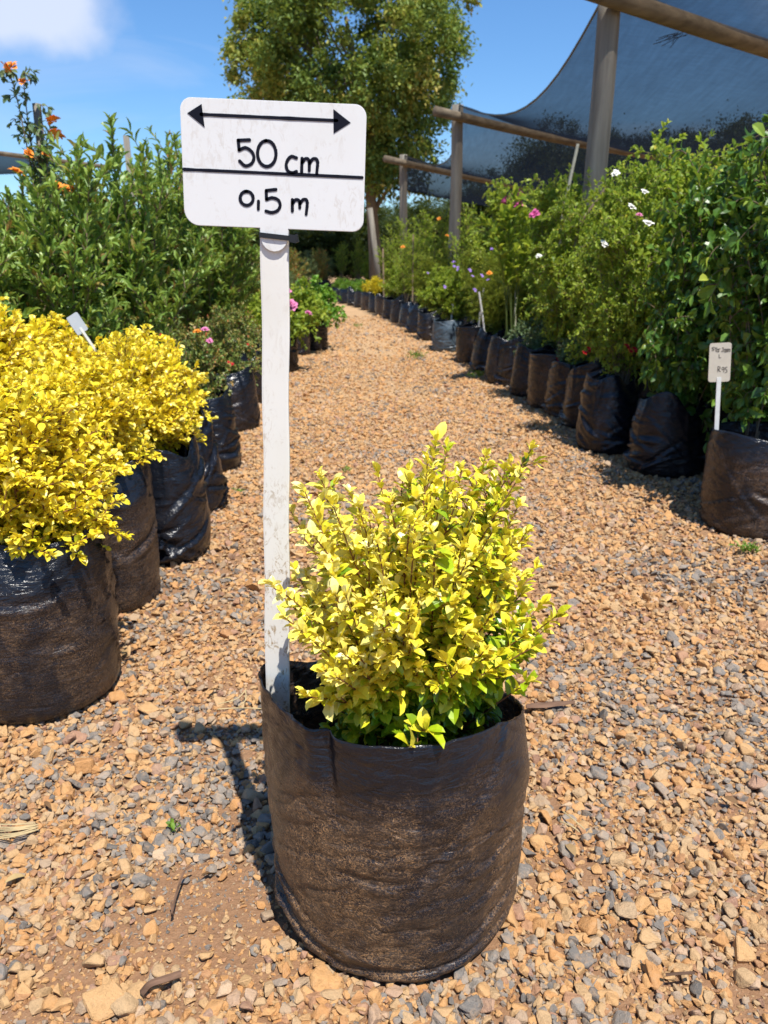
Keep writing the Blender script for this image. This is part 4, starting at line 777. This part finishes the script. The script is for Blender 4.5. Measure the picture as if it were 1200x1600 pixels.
# rows behind the front row, only foliage shows above
BK = ['jasmine', 'rose', 'rose', 'rose', 'rose', 'rose', 'rose', 'rose', 'wisp', 'wisp', 'wisp', 'brun', 'brun', 'wisp', 'thin', 'thin', 'thin']
def rowpt(s):
    i = min(int(s), len(rowpos) - 2); f = s - i; return np.array(rowpos[i]) * (1 - f) + np.array(rowpos[i + 1]) * f
for rix, off in ((1, .52), (2, 1.08), (3, 1.75)):
    # walk along the row at even spacing
    pts = np.array(rowpos[:18]); seg = np.linalg.norm(np.diff(pts, axis=0), axis=1); cum = np.concatenate([[0], np.cumsum(seg)]); n = int(cum[-1] / (.62 if rix < 3 else .95))
    for j in range(n + 1):
        s = j * cum[-1] / n; x = np.interp(s, cum, pts[:, 0]) + off + .05 * math.sin(j * 3.3 + rix); y = np.interp(s, cum, pts[:, 1]) + .16 * rix + .06 * math.cos(j * 2.1)
        if rix == 3 and y < 4: continue
        if y < 4.05: kd = 'jasmine'
        elif y < 8.2: kd = 'rose'
        elif y < 10.5: kd = ('wisp', 'rose', 'brun')[j % 3]
        else: kd = ('wisp', 'thin', 'brun')[j % 3]
        nm = {1: 'second', 2: 'third', 3: 'back'}[rix]
        lab = '%s, %s from the front in the %s row at right' % (RD[kd].replace(' with small violet blooms', ''), ORD[j], nm)
        sc = {'jasmine': 1.14, 'rose': 1.1, 'wisp': .98, 'brun': 1.0, 'thin': 1.0}[kd] * (1 + .05 * math.sin(j * 2.7))
        potted('potted_rose' if kd == 'rose' else 'potted_climber' if kd == 'jasmine' else 'potted_shrub', kd, j + rix, ('mid', 'dusty', 'mid2')[j % 3], x, y, j * 1.9 + rix, lab, 'potted plant', '%s row of plants right of the path' % nm, scale=sc,
               )
# shrub with magenta flower head reaching over the roses
def magenta():
    b = P(800, 420, 7.4); root = empty('flowering_shrub', (b.x, b.y, 0)); tag(root, 'shrub with a magenta flower head and long light leaves beside the roses', 'potted plant')
    bm_, sm_, zs = BAGS['mid']; bg = obj('nursery_bag', bm_, root); obj('soil', sm_, bg)
    tips = [np.array(P(px, py, Y) - root.location - Vector((0, 0, zs))) for px, py, Y in ((805, 318, 7.2), (790, 345, 7.1), (760, 345, 7.2), (820, 340, 7.3), (835, 350, 7.3), (770, 370, 7.1))]
    fm, sm = grow(61, tips, .04, arch=.8, twigs=3, twig_len=(.1, .2), spacing=.05, L=.11, W=.035, leaf_from=.5, mat=M['rose'], smat=M['stem_green'], r_stem=.006)
    obj('foliage', fm, root, (0, 0, zs)); obj('stems', sm, root, (0, 0, zs))
    for px, py in ((800, 312), (806, 306), (811, 318), (804, 322), (796, 330), (789, 316), (835, 335), (812, 304)):
        o = obj('flower', FL['mag'], root, P(px, py, 7.2) - root.location); o.rotation_euler = (1.0, .2, px); o.scale = (1.7,) * 3
magenta()
# plant label in the nearest right bag
tl = P(1123, 678, 3.30)
S_ = lambda x0, y0, w, h, pts: [(x0 + w * a, y0 + h * b) for a, b in pts]
txt = [S_(.10, .10, .12, .09, [(1, 0), (.1, .15), (.1, .45), (.9, .55), (.9, .9), (0, 1)]), S_(.23, .12, .12, .10, [(0, 0), (1, 0)]), S_(.23, .12, .12, .10, [(.5, 0), (.5, 1)]), S_(.33, .15, .09, .08, [(1, .2), (.2, 0), (0, .8), (.7, 1), (1, 0), (1, 1)]), S_(.43, .15, .08, .08, [(0, 1), (0, 0), (.8, 0)]),
       S_(.55, .13, .10, .10, [(.2, 0), (1, 0), (.7, 0), (.7, .8), (.3, 1), (0, .8)]), S_(.66, .16, .09, .08, [(1, .2), (.2, 0), (0, .8), (.7, 1), (1, 0), (1, 1)]), S_(.76, .16, .07, .08, [(1, 0), (0, .3), (1, .7), (0, 1)]), S_(.84, .16, .10, .08, [(0, 1), (0, 0), (.5, .1), (.5, 1), (.5, .1), (1, .1), (1, 1)]),
       S_(.45, .29, .10, .09, [(0, 0), (0, 1), (1, .95)]),
       S_(.42, .60, .13, .14, [(0, 1), (0, 0), (.8, .1), (.8, .45), (0, .5), (1, 1)]), S_(.60, .62, .11, .14, [(1, .3), (.4, .55), (0, .25), (.5, 0), (1, .2), (.9, 1)]), S_(.75, .63, .11, .14, [(1, 0), (.1, 0), (.1, .4), (.8, .45), (.9, .85), (.1, 1)])]
M['card'] = plain_mat('cream label card', (.52, .47, .38), .6, .06)
plant_tag('plant_label', (tl.x, tl.y, tl.z - .12), R_(-12), R_(-4), .088, .165, .345, 'cream plant label with handwritten price in the nearest bag at the right edge', txt, 'card', roll=R_(-4))
# timber stakes of the climbers
for i, (p0, p1, Y, lab) in enumerate((((1135, 345), (1152, 285), 4.45, 'short pale timber stake showing through the glossy climbers'), ((1196, 690), (1199, 535), 3.62, 'brown timber stake at the right edge behind the plant label'), ((880, 330), (903, 225), 7.0, 'thin grey green stake leaning above the roses'), ((905, 350), (950, 290), 6.2, 'brown dead cane among the roses'))):
    a, b = P(*p0, Y), P(*p1, Y); t0 = Vector((a.x - (b.x - a.x) * .6, a.y + .05, .1)); mb = MB(); r = (.02, .017, .013, .012)[i]
    mb.tube([np.array(t0), np.array(a), np.array(b)], r, 7); tag(obj('plant_stake', mb.make('plant stake', M[('stake', 'stake', 'bamboo', 'stem')[i]])), lab, 'stake')

# flowers open at the outer leaves of the plants that carry them
def bloom(kinds, spots, cat_mesh, size):
    data = []
    for root, kind, fm, (x, y), rz, sc, wide, zs in PLANTS:
        if kind not in kinds: continue
        v = np.empty(len(fm.vertices) * 3, dtype=np.float32); fm.vertices.foreach_get('co', v); v = v.reshape(-1, 3)[::11 if len(v) > 3000 else 1] * np.array([sc * wide, sc * wide, sc]); c, s_ = math.cos(rz), math.sin(rz)
        w = np.stack([v[:, 0] * c - v[:, 1] * s_ + x, v[:, 0] * s_ + v[:, 1] * c + y, v[:, 2] + zs], -1); rel = w - [0, 0, CAM_H]; cp, sp = math.cos(PITCH), math.sin(PITCH)
        dep = rel[:, 1] * cp - rel[:, 2] * sp; up = rel[:, 1] * sp + rel[:, 2] * cp; data.append((root, rz, w, 600 + FPX * rel[:, 0] / dep, 800 - FPX * up / dep, dep))
    for px, py in spots:
        best = None
        for root, rz, w, u, v, dep in data:
            for rad in (10, 22, 40):
                k = np.where(np.hypot(u - px, v - py) < rad)[0]
                if len(k): i = k[np.argmin(dep[k])]; q = (dep[i] + rad * .02, root, rz, w[i]); best = q if best is None or q[0] < best[0] else best; break
        if best is None: continue
        _, root, rz, p = best; l = Vector((p[0], p[1], p[2])) - root.location; l = Matrix.Rotation(-rz, 3, 'Z') @ (l + Vector((0, -.03, .01)))
        f = obj('flower', FL[cat_mesh], root, l); f.rotation_euler = (rngF.uniform(.3, 1.0), rngF.uniform(-.4, .4), -rz + rngF.uniform(-.6, .6)); f.scale = (size * rngF.uniform(.8, 1.2),) * 3
bloom(('rose', 'jasmine'), [(950, 258), (993, 296), (985, 320), (1012, 363), (943, 393), (832, 400)], 'white', 1.0)
bloom(('rose',), [(988, 338)], 'pink', .6)
bloom(('lowflower', 'rose', 'jasmine'), [(780, 552), (786, 575), (794, 578), (800, 572), (805, 583), (812, 580), (818, 586), (820, 574), (832, 566), (880, 572), (886, 568), (976, 552), (984, 558), (990, 557), (835, 578), (745, 548), (808, 560)], 'red', 1.25)
bloom(('brun', 'wisp', 'thin'), [(676, 388), (694, 389), (673, 408), (693, 416), (703, 429), (720, 410), (735, 413), (748, 385), (662, 430), (712, 421), (640, 402), (725, 455), (770, 388)], 'violet', 1.0)
bloom(('thin', 'wisp'), [(596, 376), (655, 320), (671, 345), (758, 428)], 'orange', .8)
bloom(('pinkrose',), [(475, 468), (470, 467), (454, 453), (480, 471)], 'pink', 1.5)
bloom(('redtip',), [(329, 525), (333, 528)], 'pink', .7)
bloom(('redtip',), [(385, 533), (394, 545), (375, 553), (273, 492)], 'red', .6)
bloom(('redtip',), [(294, 511)], 'orange', .6)

# ------------------------------------------------------------------ shade structure on the right
poles = [(P(935, 222, 7.1).x, 7.1, 3.2, .094), (P(712, 300, 13.0).x, 13.0, 3.33, .092), (P(630, 330, 18.4).x, 18.4, 3.26, .09), (P(583, 360, 25).x, 25, 3.1, .12)]
POLAB = ['thick grey gum pole rising out of the roses, nearest of the shade net', 'grey gum pole with a brown band, second of the shade net', 'thin pole half hidden by tall shrubs, third of the shade net', 'far pole of the shade net beside the tree trunk']
railends = []
for i, (x, y, h, r) in enumerate(poles):
    mb = MB(); zz = np.linspace(-.2, h, 14); mb.tube(np.stack([x + .006 * np.sin(zz * 3 + i), y + .005 * np.cos(zz * 2.3), zz], -1), r * (1.04 - .10 * zz / h), 14); root = obj('shade_pole', mb.make('shade pole', M['pole'], True)); tag(root, POLAB[i], 'pole', 'gum poles of the shade net')
for i, (pa, pb, slope, r) in enumerate((((888, -3), (1205, 82), -.10, .068), ((684, 172), (912, 224), -.08, .066), ((603, 241), (842, 297), -.06, .066))):
    x, y, h, pr = poles[i]; zc = h - (.14, .18, .18)[i]
    b = None
    # point on the rail's far ray where it has dropped by slope * length
    d = pdir(*pb); best = 1e9
    for Y in np.linspace(y + .1, y + 19, 1200):
        q = Vector((0, 0, CAM_H)) + d * (Y / d.y); ln = math.hypot(q.x - x, q.y - y); e = abs(q.z - (zc + slope * ln))
        if e < best: best = e; b = q
    dv = (b - Vector((x, y, zc))); dv.normalize(); a = Vector((x, y, zc)) - dv * (.46, .5, .68)[i]; e_ = Vector((x, y, zc)) + dv * (b - Vector((x, y, zc))).length * 1.0
    ext = e_ + dv * (3.4, 2.2, 1.4)[i]
    off = Vector((-dv.y, dv.x, 0)).normalized() * -(pr + r) * .96
    mb = MB(); q = np.linspace(0, 1, 12)[:, None]; pts = np.array(a + off) * (1 - q) + np.array(ext + off) * q; pts[:, 2] -= .05 * np.sin(q[:, 0] * np.pi)
    mb.tube(pts, np.linspace(r * 1.08, r * .85, 12), 12); rl = obj('shade_rail', mb.make('shade rail', M['rail'], True)); tag(rl, ['dark gum rail lashed across the nearest shade pole at the top right', 'gum rail across the second shade pole, below the curved net edge', 'gum rail across the third shade pole, farthest and smallest'][i], 'rail', 'gum rails under the shade net')
    railends.append((Vector((x, y, h)), Vector((ext.x, ext.y, zc + slope * (ext - Vector((x, y, zc))).length + r)), dv))
def build_net():
    A = [r[0] for r in railends]; B = [r[1] for r in railends]
    # stations along the structure: near the camera, the three rails, the far edge
    near_a = A[0] + (A[0] - A[1]) * .16 + Vector((0, 0, .10)); near_b = B[0] + Vector((.5, -1.2, .05))
    fa = P(588, 291, 26); fb = P(860, 328, 27.8)
    LA = [near_a] + A + [fa]; LB = [near_b] + B + [fb + (fb - fa) * .15]
    rows = []; ns = 14; nu = 40
    for i in range(len(LA) - 1):
        for t in np.linspace(0, 1, ns, endpoint=(i == len(LA) - 2)):
            w = LA[i].lerp(LA[i + 1], t); e = LB[i].lerp(LB[i + 1], t); sag = (.13, .57, .57, .4)[i] * math.sin(math.pi * t)
            inw = (.0, .2, .38, .38)[i] * math.sin(math.pi * t)     # the free edge pulls in between the poles
            row = []
            for u in np.linspace(0, 1, nu):
                p = w.lerp(e, u) ; p = p + Vector((inw * (1 - u), 0, -sag * (1 - u) ** .5 * .55 - sag * .25 - .10 * math.sin(math.pi * u) + .012 * math.sin(9 * u + 3 * t + i) + .01 * math.sin(25 * u + 7 * t)))
                row.append(tuple(p))
            rows.append(row)
    v = np.array(rows); m, n = v.shape[:2]; i = np.arange(m - 1)[:, None] * n; j = np.arange(n - 1)[None]
    f = np.stack([i + j, i + j + 1, i + n + j + 1, i + n + j], -1).reshape(-1, 4)
    o = obj('shade_net', mesh('shade net', v.reshape(-1, 3), [f], M['net'], True)); tag(o, 'dark blue black shade net sagging over the rails at the upper right', 'shade net')
    mb = MB(); mb.tube(v[:, 0, :], .012, 6); obj('hem', mb.make('hem', M['blackplastic'], True), o)
build_net()
# torn threads under the nearest rail
mbt = MB(); rg = np.random.default_rng(3)
for i in range(9):
    a = P(1070 + rg.uniform(-12, 10), 50 + rg.uniform(-3, 6), 7.9); b = P(1010 + rg.uniform(0, 50), 64 + rg.uniform(-6, 12), 7.9); mbt.tube([np.array(a), np.array((a + b) / 2 + Vector((0, 0, .01))), np.array(b)], .003, 4)
tag(obj('torn_threads', mbt.make('torn threads', M['blackplastic'])), 'frayed dark net threads hanging under the nearest gum rail', 'net threads')
# left edge: corner of another shade net with its rail, and a far pole
def left_net():
    a, b = P(-60, 232, 11), P(175, 262, 12.5)
    root = empty('shade_net', a); tag(root, 'corner of a shade net with a rail at the left edge', 'shade net')
    mb = MB(); q = np.linspace(0, 1, 8)[:, None]; mb.tube(np.array(b - a) * q + [0, 0, 0] - q * 0, .03, 9); obj('rail', mb.make('rail', M['rail'], True), root)
    c, d = P(-60, 275, 13.5), P(128, 268, 13.5); rows = np.array([[tuple((Vector((0, 0, 0)).lerp(b - a, u * .85)).lerp((c - a).lerp(d - a, u), t) + Vector((0, 0, -.03 * math.sin(math.pi * t)))) for u in np.linspace(0, 1, 8)] for t in np.linspace(.04, 1, 6)])
    m, n = rows.shape[:2]; i = np.arange(m - 1)[:, None] * n; j = np.arange(n - 1)[None]; obj('net', mesh('net', rows.reshape(-1, 3), [np.stack([i + j, i + j + 1, i + n + j + 1, i + n + j], -1).reshape(-1, 4)], M['net'], True), root)
    mb = MB(); mb.tube([(-.4, .3, -a.z), (-.4, .3, 0)], .05, 9); obj('post', mb.make('post', M['pole'], True), root)
left_net()
pz = P(197, 212, 14); mb = MB(); mb.tube([(pz.x, pz.y, 0), (pz.x, pz.y, pz.z * .5), tuple(pz)], .05, 10); tag(obj('shade_pole', mb.make('far pole', M['pole'], True)), 'bare grey pole rising alone above the tall shrubs left of the sign', 'pole')

# ------------------------------------------------------------------ trees
def crown_mesh(seed, rx, ry, rz, n_cl, per, L, W, mat, cl_r=.5, tone0=.5, hollow=.35, bumps=7):
    rng = np.random.default_rng(seed)
    d = unit(rng.normal(size=(n_cl, 3))); q = (hollow + (1 - hollow) * rng.random(n_cl) ** .6)
    bdir = unit(rng.normal(size=(bumps, 3))); ba = rng.uniform(-.10, .30, bumps)
    rad = 1 + sum(ba[i] * np.clip((d @ bdir[i] - .5) / .5, 0, 1) for i in range(bumps)) - .05
    c = d * (q * rad)[:, None] * np.array([rx, ry, rz]); ct = rng.normal(0, .17, n_cl); cs = cl_r * rng.uniform(.5, 1.3, n_cl)
    p = np.repeat(c, per, 0) + rng.normal(size=(n_cl * per, 3)) * np.repeat(cs, per)[:, None] * .45; n = len(p)
    dd = unit(np.repeat(unit(c), per, 0) * .5 + rng.normal(size=(n, 3)) * .7 + [0, 0, -.25]); nn = rng.normal(size=(n, 3)) * .6 + [0, 0, 1.0]
    Ln = L * rng.uniform(.6, 1.3, n); tone = tone0 + np.repeat(ct, per) + rng.normal(0, .14, n)
    return leaves_mesh('crown', p, dd, nn, Ln, Ln * W / L, np.clip(tone, 0, 1), mat, True), c
def build_tree():
    b = P(588, 432, 24.0); root = empty('large_tree', (b.x, b.y, 0)); tag(root, 'large round crowned tree with olive and yellowish leaves behind the sign', 'tree')
    ctr = P(541, 92, 24.0) - root.location
    me, c = crown_mesh(9, 3.3, 3.2, 3.6, 430, 200, .135, .08, M['tree'], .44, .50, .35)
    obj('crown', me, root, ctr)
    low, c2 = crown_mesh(8, 1.2, 1.2, 1.0, 70, 60, .15, .08, M['tree'], .6, .48, .2); obj('crown', low, root, P(615, 250, 24.0) - root.location)
    mb = MB(); top = np.array(ctr); mb.tube([(0, 0, -.1), (-.04, 0, 1.3), (-.16, .05, 2.9), (-.2, .1, 4.2), tuple(top + [0, 0, 1.0])], [.21, .19, .16, .14, .05], 10)
    rng = np.random.default_rng(2)
    for i in range(26):
        e = c[rng.integers(len(c))] * .85 + top; s = np.array([-.13, .05, rng.uniform(2.9, 5.5)]); mb.tube(bez(s, (s + e) / 2 + [0, 0, -.2], e, 7), np.linspace(.05, .012, 7), 6, False)
    for e in ((1.2, .1, 3.5), (.7, -.3, 3.3), (.1, .3, 3.9)): mb.tube(bez(np.array([-.1, .03, 2.2]), np.array([.3, 0, 3.2]), np.array(e), 6), np.linspace(.05, .015, 6), 6, False)
    obj('trunk', mb.make('trunk', M['bark'], True), root)
build_tree()
mb = MB(); a, b = P(592, 440, 21), P(578, 325, 21); d = (b - a); t0 = a - d * (a.z / d.z); mb.tube([tuple(t0), tuple((t0 + b) / 2), tuple(b)], .07, 9); tag(obj('leaning_pole', mb.make('leaning pole', M['pole'], True)), 'light pole leaning against the tree trunk beyond the path', 'pole')
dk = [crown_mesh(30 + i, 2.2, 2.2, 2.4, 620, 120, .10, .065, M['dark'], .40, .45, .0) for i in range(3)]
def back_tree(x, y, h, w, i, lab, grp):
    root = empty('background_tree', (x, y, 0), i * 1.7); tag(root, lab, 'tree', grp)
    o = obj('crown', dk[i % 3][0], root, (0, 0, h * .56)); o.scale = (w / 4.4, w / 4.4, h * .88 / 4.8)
    mb = MB(); mb.tube([(0, 0, -.1), (.05, 0, h * .25), (.0, .03, h * .5)], [.16, .13, .07], 8, False); rng = np.random.default_rng(i)
    for k in range(6): a = rng.uniform(0, 6.28); e = np.array([math.cos(a) * w * .3, math.sin(a) * w * .3, h * rng.uniform(.5, .8)]); mb.tube(bez(np.array([0, 0, h * .3]), np.array([0, 0, h * .45]), e, 6), np.linspace(.07, .02, 6), 5, False)
    obj('trunk', mb.make('trunk', M['bark'], True), root)
for i, (px, Y, py_top, w, lab) in enumerate(((450, 24, 345, 4.0, 'dark tree just right of the sign stake, beyond the path'), (505, 26, 335, 4.2, 'dark tree at the end of the path under the big crown'), (560, 24, 330, 3.6, 'dark tree behind the light leaning pole'), (640, 29, 322, 5.0, 'dark tree below the far edge of the shade net'), (720, 30, 300, 5.0, 'dark tree behind the second shade pole'), (395, 30, 320, 4.6, 'dark tree hidden behind the sign stake'), (330, 32, 330, 4.5, 'dark tree under the sign board'), (300, 36, 300, 4, 'faint dark tree at the left edge of the sign board'))):
    Y *= 1.3; w *= 1.3; g = P(px, py_top, Y); back_tree(g.x, g.y, g.z, w, i, lab, 'dark trees beyond the end of the path')
for i, (px, Y, py_top, w, lab) in enumerate(((790, 27, 262, 3.4, 'dim tree seen through the net, left of the nearest pole'), (862, 28, 205, 3.6, 'dim tree seen through the net, touching the nearest pole on its left'), (960, 28, 210, 3.8, 'dim tree seen through the net just right of the nearest pole'), (1028, 29, 200, 3.6, 'dim tree seen through the net, middle of the right hand clump'), (1085, 30, 225, 3.4, 'dim tree seen through the net above the magenta flowers side'), (1155, 27, 190, 4.2, 'dim tree seen through the net at the far right'), (1230, 27, 170, 4.2, 'dim tree through the net, cut by the right edge'), (910, 32, 240, 3.5, 'dim tree seen through the net behind the nearest pole'))):
    Y *= 1.3; w *= 1.3; g = P(px, py_top, Y); back_tree(g.x, g.y, g.z, w, i + 1, lab, 'trees seen through the shade net')

# ------------------------------------------------------------------ small things on the gravel
def weed(name, loc, r, n, lab, mat='grass', L=.03, W=.008, seed=0):
    rng = np.random.default_rng(seed); a = rng.uniform(0, 6.28, n); el = rng.uniform(.2, 1.3, n); d = np.stack([np.cos(a) * np.cos(el), np.sin(a) * np.cos(el), np.sin(el)], -1); p = np.stack([rng.normal(0, r * .4, n), rng.normal(0, r * .4, n), rng.uniform(0, r * .4, n)], -1)
    Ln = L * rng.uniform(.6, 1.3, n); o = obj(name, leaves_mesh(name, p, d, np.tile([[0, 0, 1.0]], (n, 1)) + rng.normal(0, .3, (n, 3)), Ln, Ln * W / L, rng.random(n), M[mat])); o.location = loc; tag(o, lab, 'weed'); return o
for px, py, r, n, L, lab in ((1166, 862, .05, 60, .03, 'small bright weed tuft in front of the nearest right bag'), (272, 1297, .014, 12, .016, 'tiny green seedling in the gravel at the lower left'), (745, 590, .08, 40, .06, 'small weed by the red flowers at the right path edge'), (1102, 790, .05, 10, .06, 'thin grass blades in the shade beside the nearest right bag'), (372, 770, .03, 14, .025, 'tiny weed beside the glossy left bag'), (540, 737, .03, 12, .03, 'flat green weed in the middle of the gravel path'), (650, 560, .12, 60, .06, 'drooping leafy spray at the edge of the path near the bluish bag'), (560, 512, .1, 30, .06, 'faint weed on the far sandy path'), (835, 1015 - 400, .06, 20, .05, 'weed between the right bags')):
    g = G(px, py, .015); weed('weed', g, r, n, lab, L=L, seed=px)
def straw(lab, segs, mat='straw', rad=.0016, cat='straw', name='straw'):
    mb = MB()
    for s in segs: mb.tube(catmull([tuple(G(px, py, z)) for px, py, z in s], 5), rad, 5)
    tag(obj(name, mb.make(name, M[mat])), lab, cat)
straw('bleached grass stalks bent on the gravel left of the nearest bag', [[(340, 1108, .025), (380, 1106, .03), (418, 1108, .025)], [(340, 1100, .025), (370, 1092, .03), (384, 1078, .035)], [(384, 1078, .035), (383, 1095, .03), (372, 1104, .025)]])
straw('bundle of dry grass stalks at the left edge', [[(-10, 1312 - k * 4, .02), (25, 1306 - k * 3 + (k % 3), .03), (55 + 5 * (k % 2), 1298 - k * 2, .022)] for k in range(7)])
straw('dry grass stalks on the gravel right of the nearest bag', [[(875, 1283, .022), (895, 1292, .03), (905, 1300, .022)], [(880, 1268, .025), (900, 1284, .03), (914, 1296, .022)]])
straw('thin brown twig on the gravel at the lower left', [[(268, 1428, .03), (276, 1395, .032), (288, 1362, .035), (300, 1352, .036)], [(270, 1430, .02), (267, 1410, .03)]], 'deadwood', .0022, 'twig', 'twig')
straw('curled strip of bark in the gravel at the bottom left', [[(222, 1552, .02), (235, 1538, .03), (258, 1530, .034), (282, 1522, .03)]], 'deadwood', .006, 'bark strip', 'bark_strip')
straw('short brown twig lying on the gravel at the lower right', [[(1040, 1523, .03), (1065, 1521, .036), (1085, 1520, .03)]], 'deadwood', .0025, 'twig', 'twig')
def litter():
    rng = np.random.default_rng(31); n = 260; y = rng.uniform(.9, 8, n); side = rng.random(n)
    xl = -.75 - .02 * y; xr = 1.75 - .16 * y; x = np.where(side < .35, xl + rng.exponential(.22, n), np.where(side < .75, xr - rng.exponential(.30, n), rng.uniform(-.7, 1.2, n)))
    ok = np.hypot(x - FB_C.x, y - FB_C.y) > FB_R + .02; x, y = x[ok], y[ok]; n = len(x); a = rng.uniform(0, 6.28, n)
    p = np.stack([x, y, gheight(x, y) + rng.uniform(.014, .026, n)], -1); d = np.stack([np.cos(a), np.sin(a), rng.normal(0, .2, n)], -1)
    M['dry'] = leaf_mat('dry leaves', [(0, (.10, .055, .03)), (.5, (.24, .14, .07)), (1, (.42, .30, .14))], .8, .1, .1)
    Ln = rng.uniform(.014, .04, n); o = obj('leaf_litter', leaves_mesh('leaf litter', p, d, np.tile([[0, 0, 1.0]], (n, 1)) + rng.normal(0, .35, (n, 3)), Ln, Ln * rng.uniform(.25, .6, n), rng.random(n), M['dry'])); tag(o, 'scattered small dry brown leaves on the gravel', 'leaf litter', kind='stuff')
litter()
def chip():
    a, b = G(822, 1104, .022), G(898, 1098, .022); d = b - a; bm = bmesh.new(); rng = np.random.default_rng(5); n = 9; vs = []
    for i in range(n):
        t = i / (n - 1); w = .010 * math.sin(math.pi * (.12 + .85 * t)) + .002; c = a.lerp(b, t)
        vs.append([bm.verts.new(c + Vector((0, s * w * rng.uniform(.8, 1.2), z * .006 * rng.uniform(.7, 1.2)))) for s, z in ((-1, 0), (-.4, 1), (.5, .9), (1, 0), (0, -.8))])
    for i in range(n - 1):
        for j in range(5): bm.faces.new((vs[i][j], vs[i][(j + 1) % 5], vs[i + 1][(j + 1) % 5], vs[i + 1][j]))
    bm.faces.new(vs[0][::-1]); bm.faces.new(vs[-1]); bmesh.ops.recalc_face_normals(bm, faces=bm.faces); me = bpy.data.meshes.new('wood chip'); bm.to_mesh(me); bm.free(); me.materials.append(M['deadwood'])
    tag(obj('wood_splinter', me), 'grey brown wood splinter lying just right of the nearest bag', 'wood splinter')
chip()
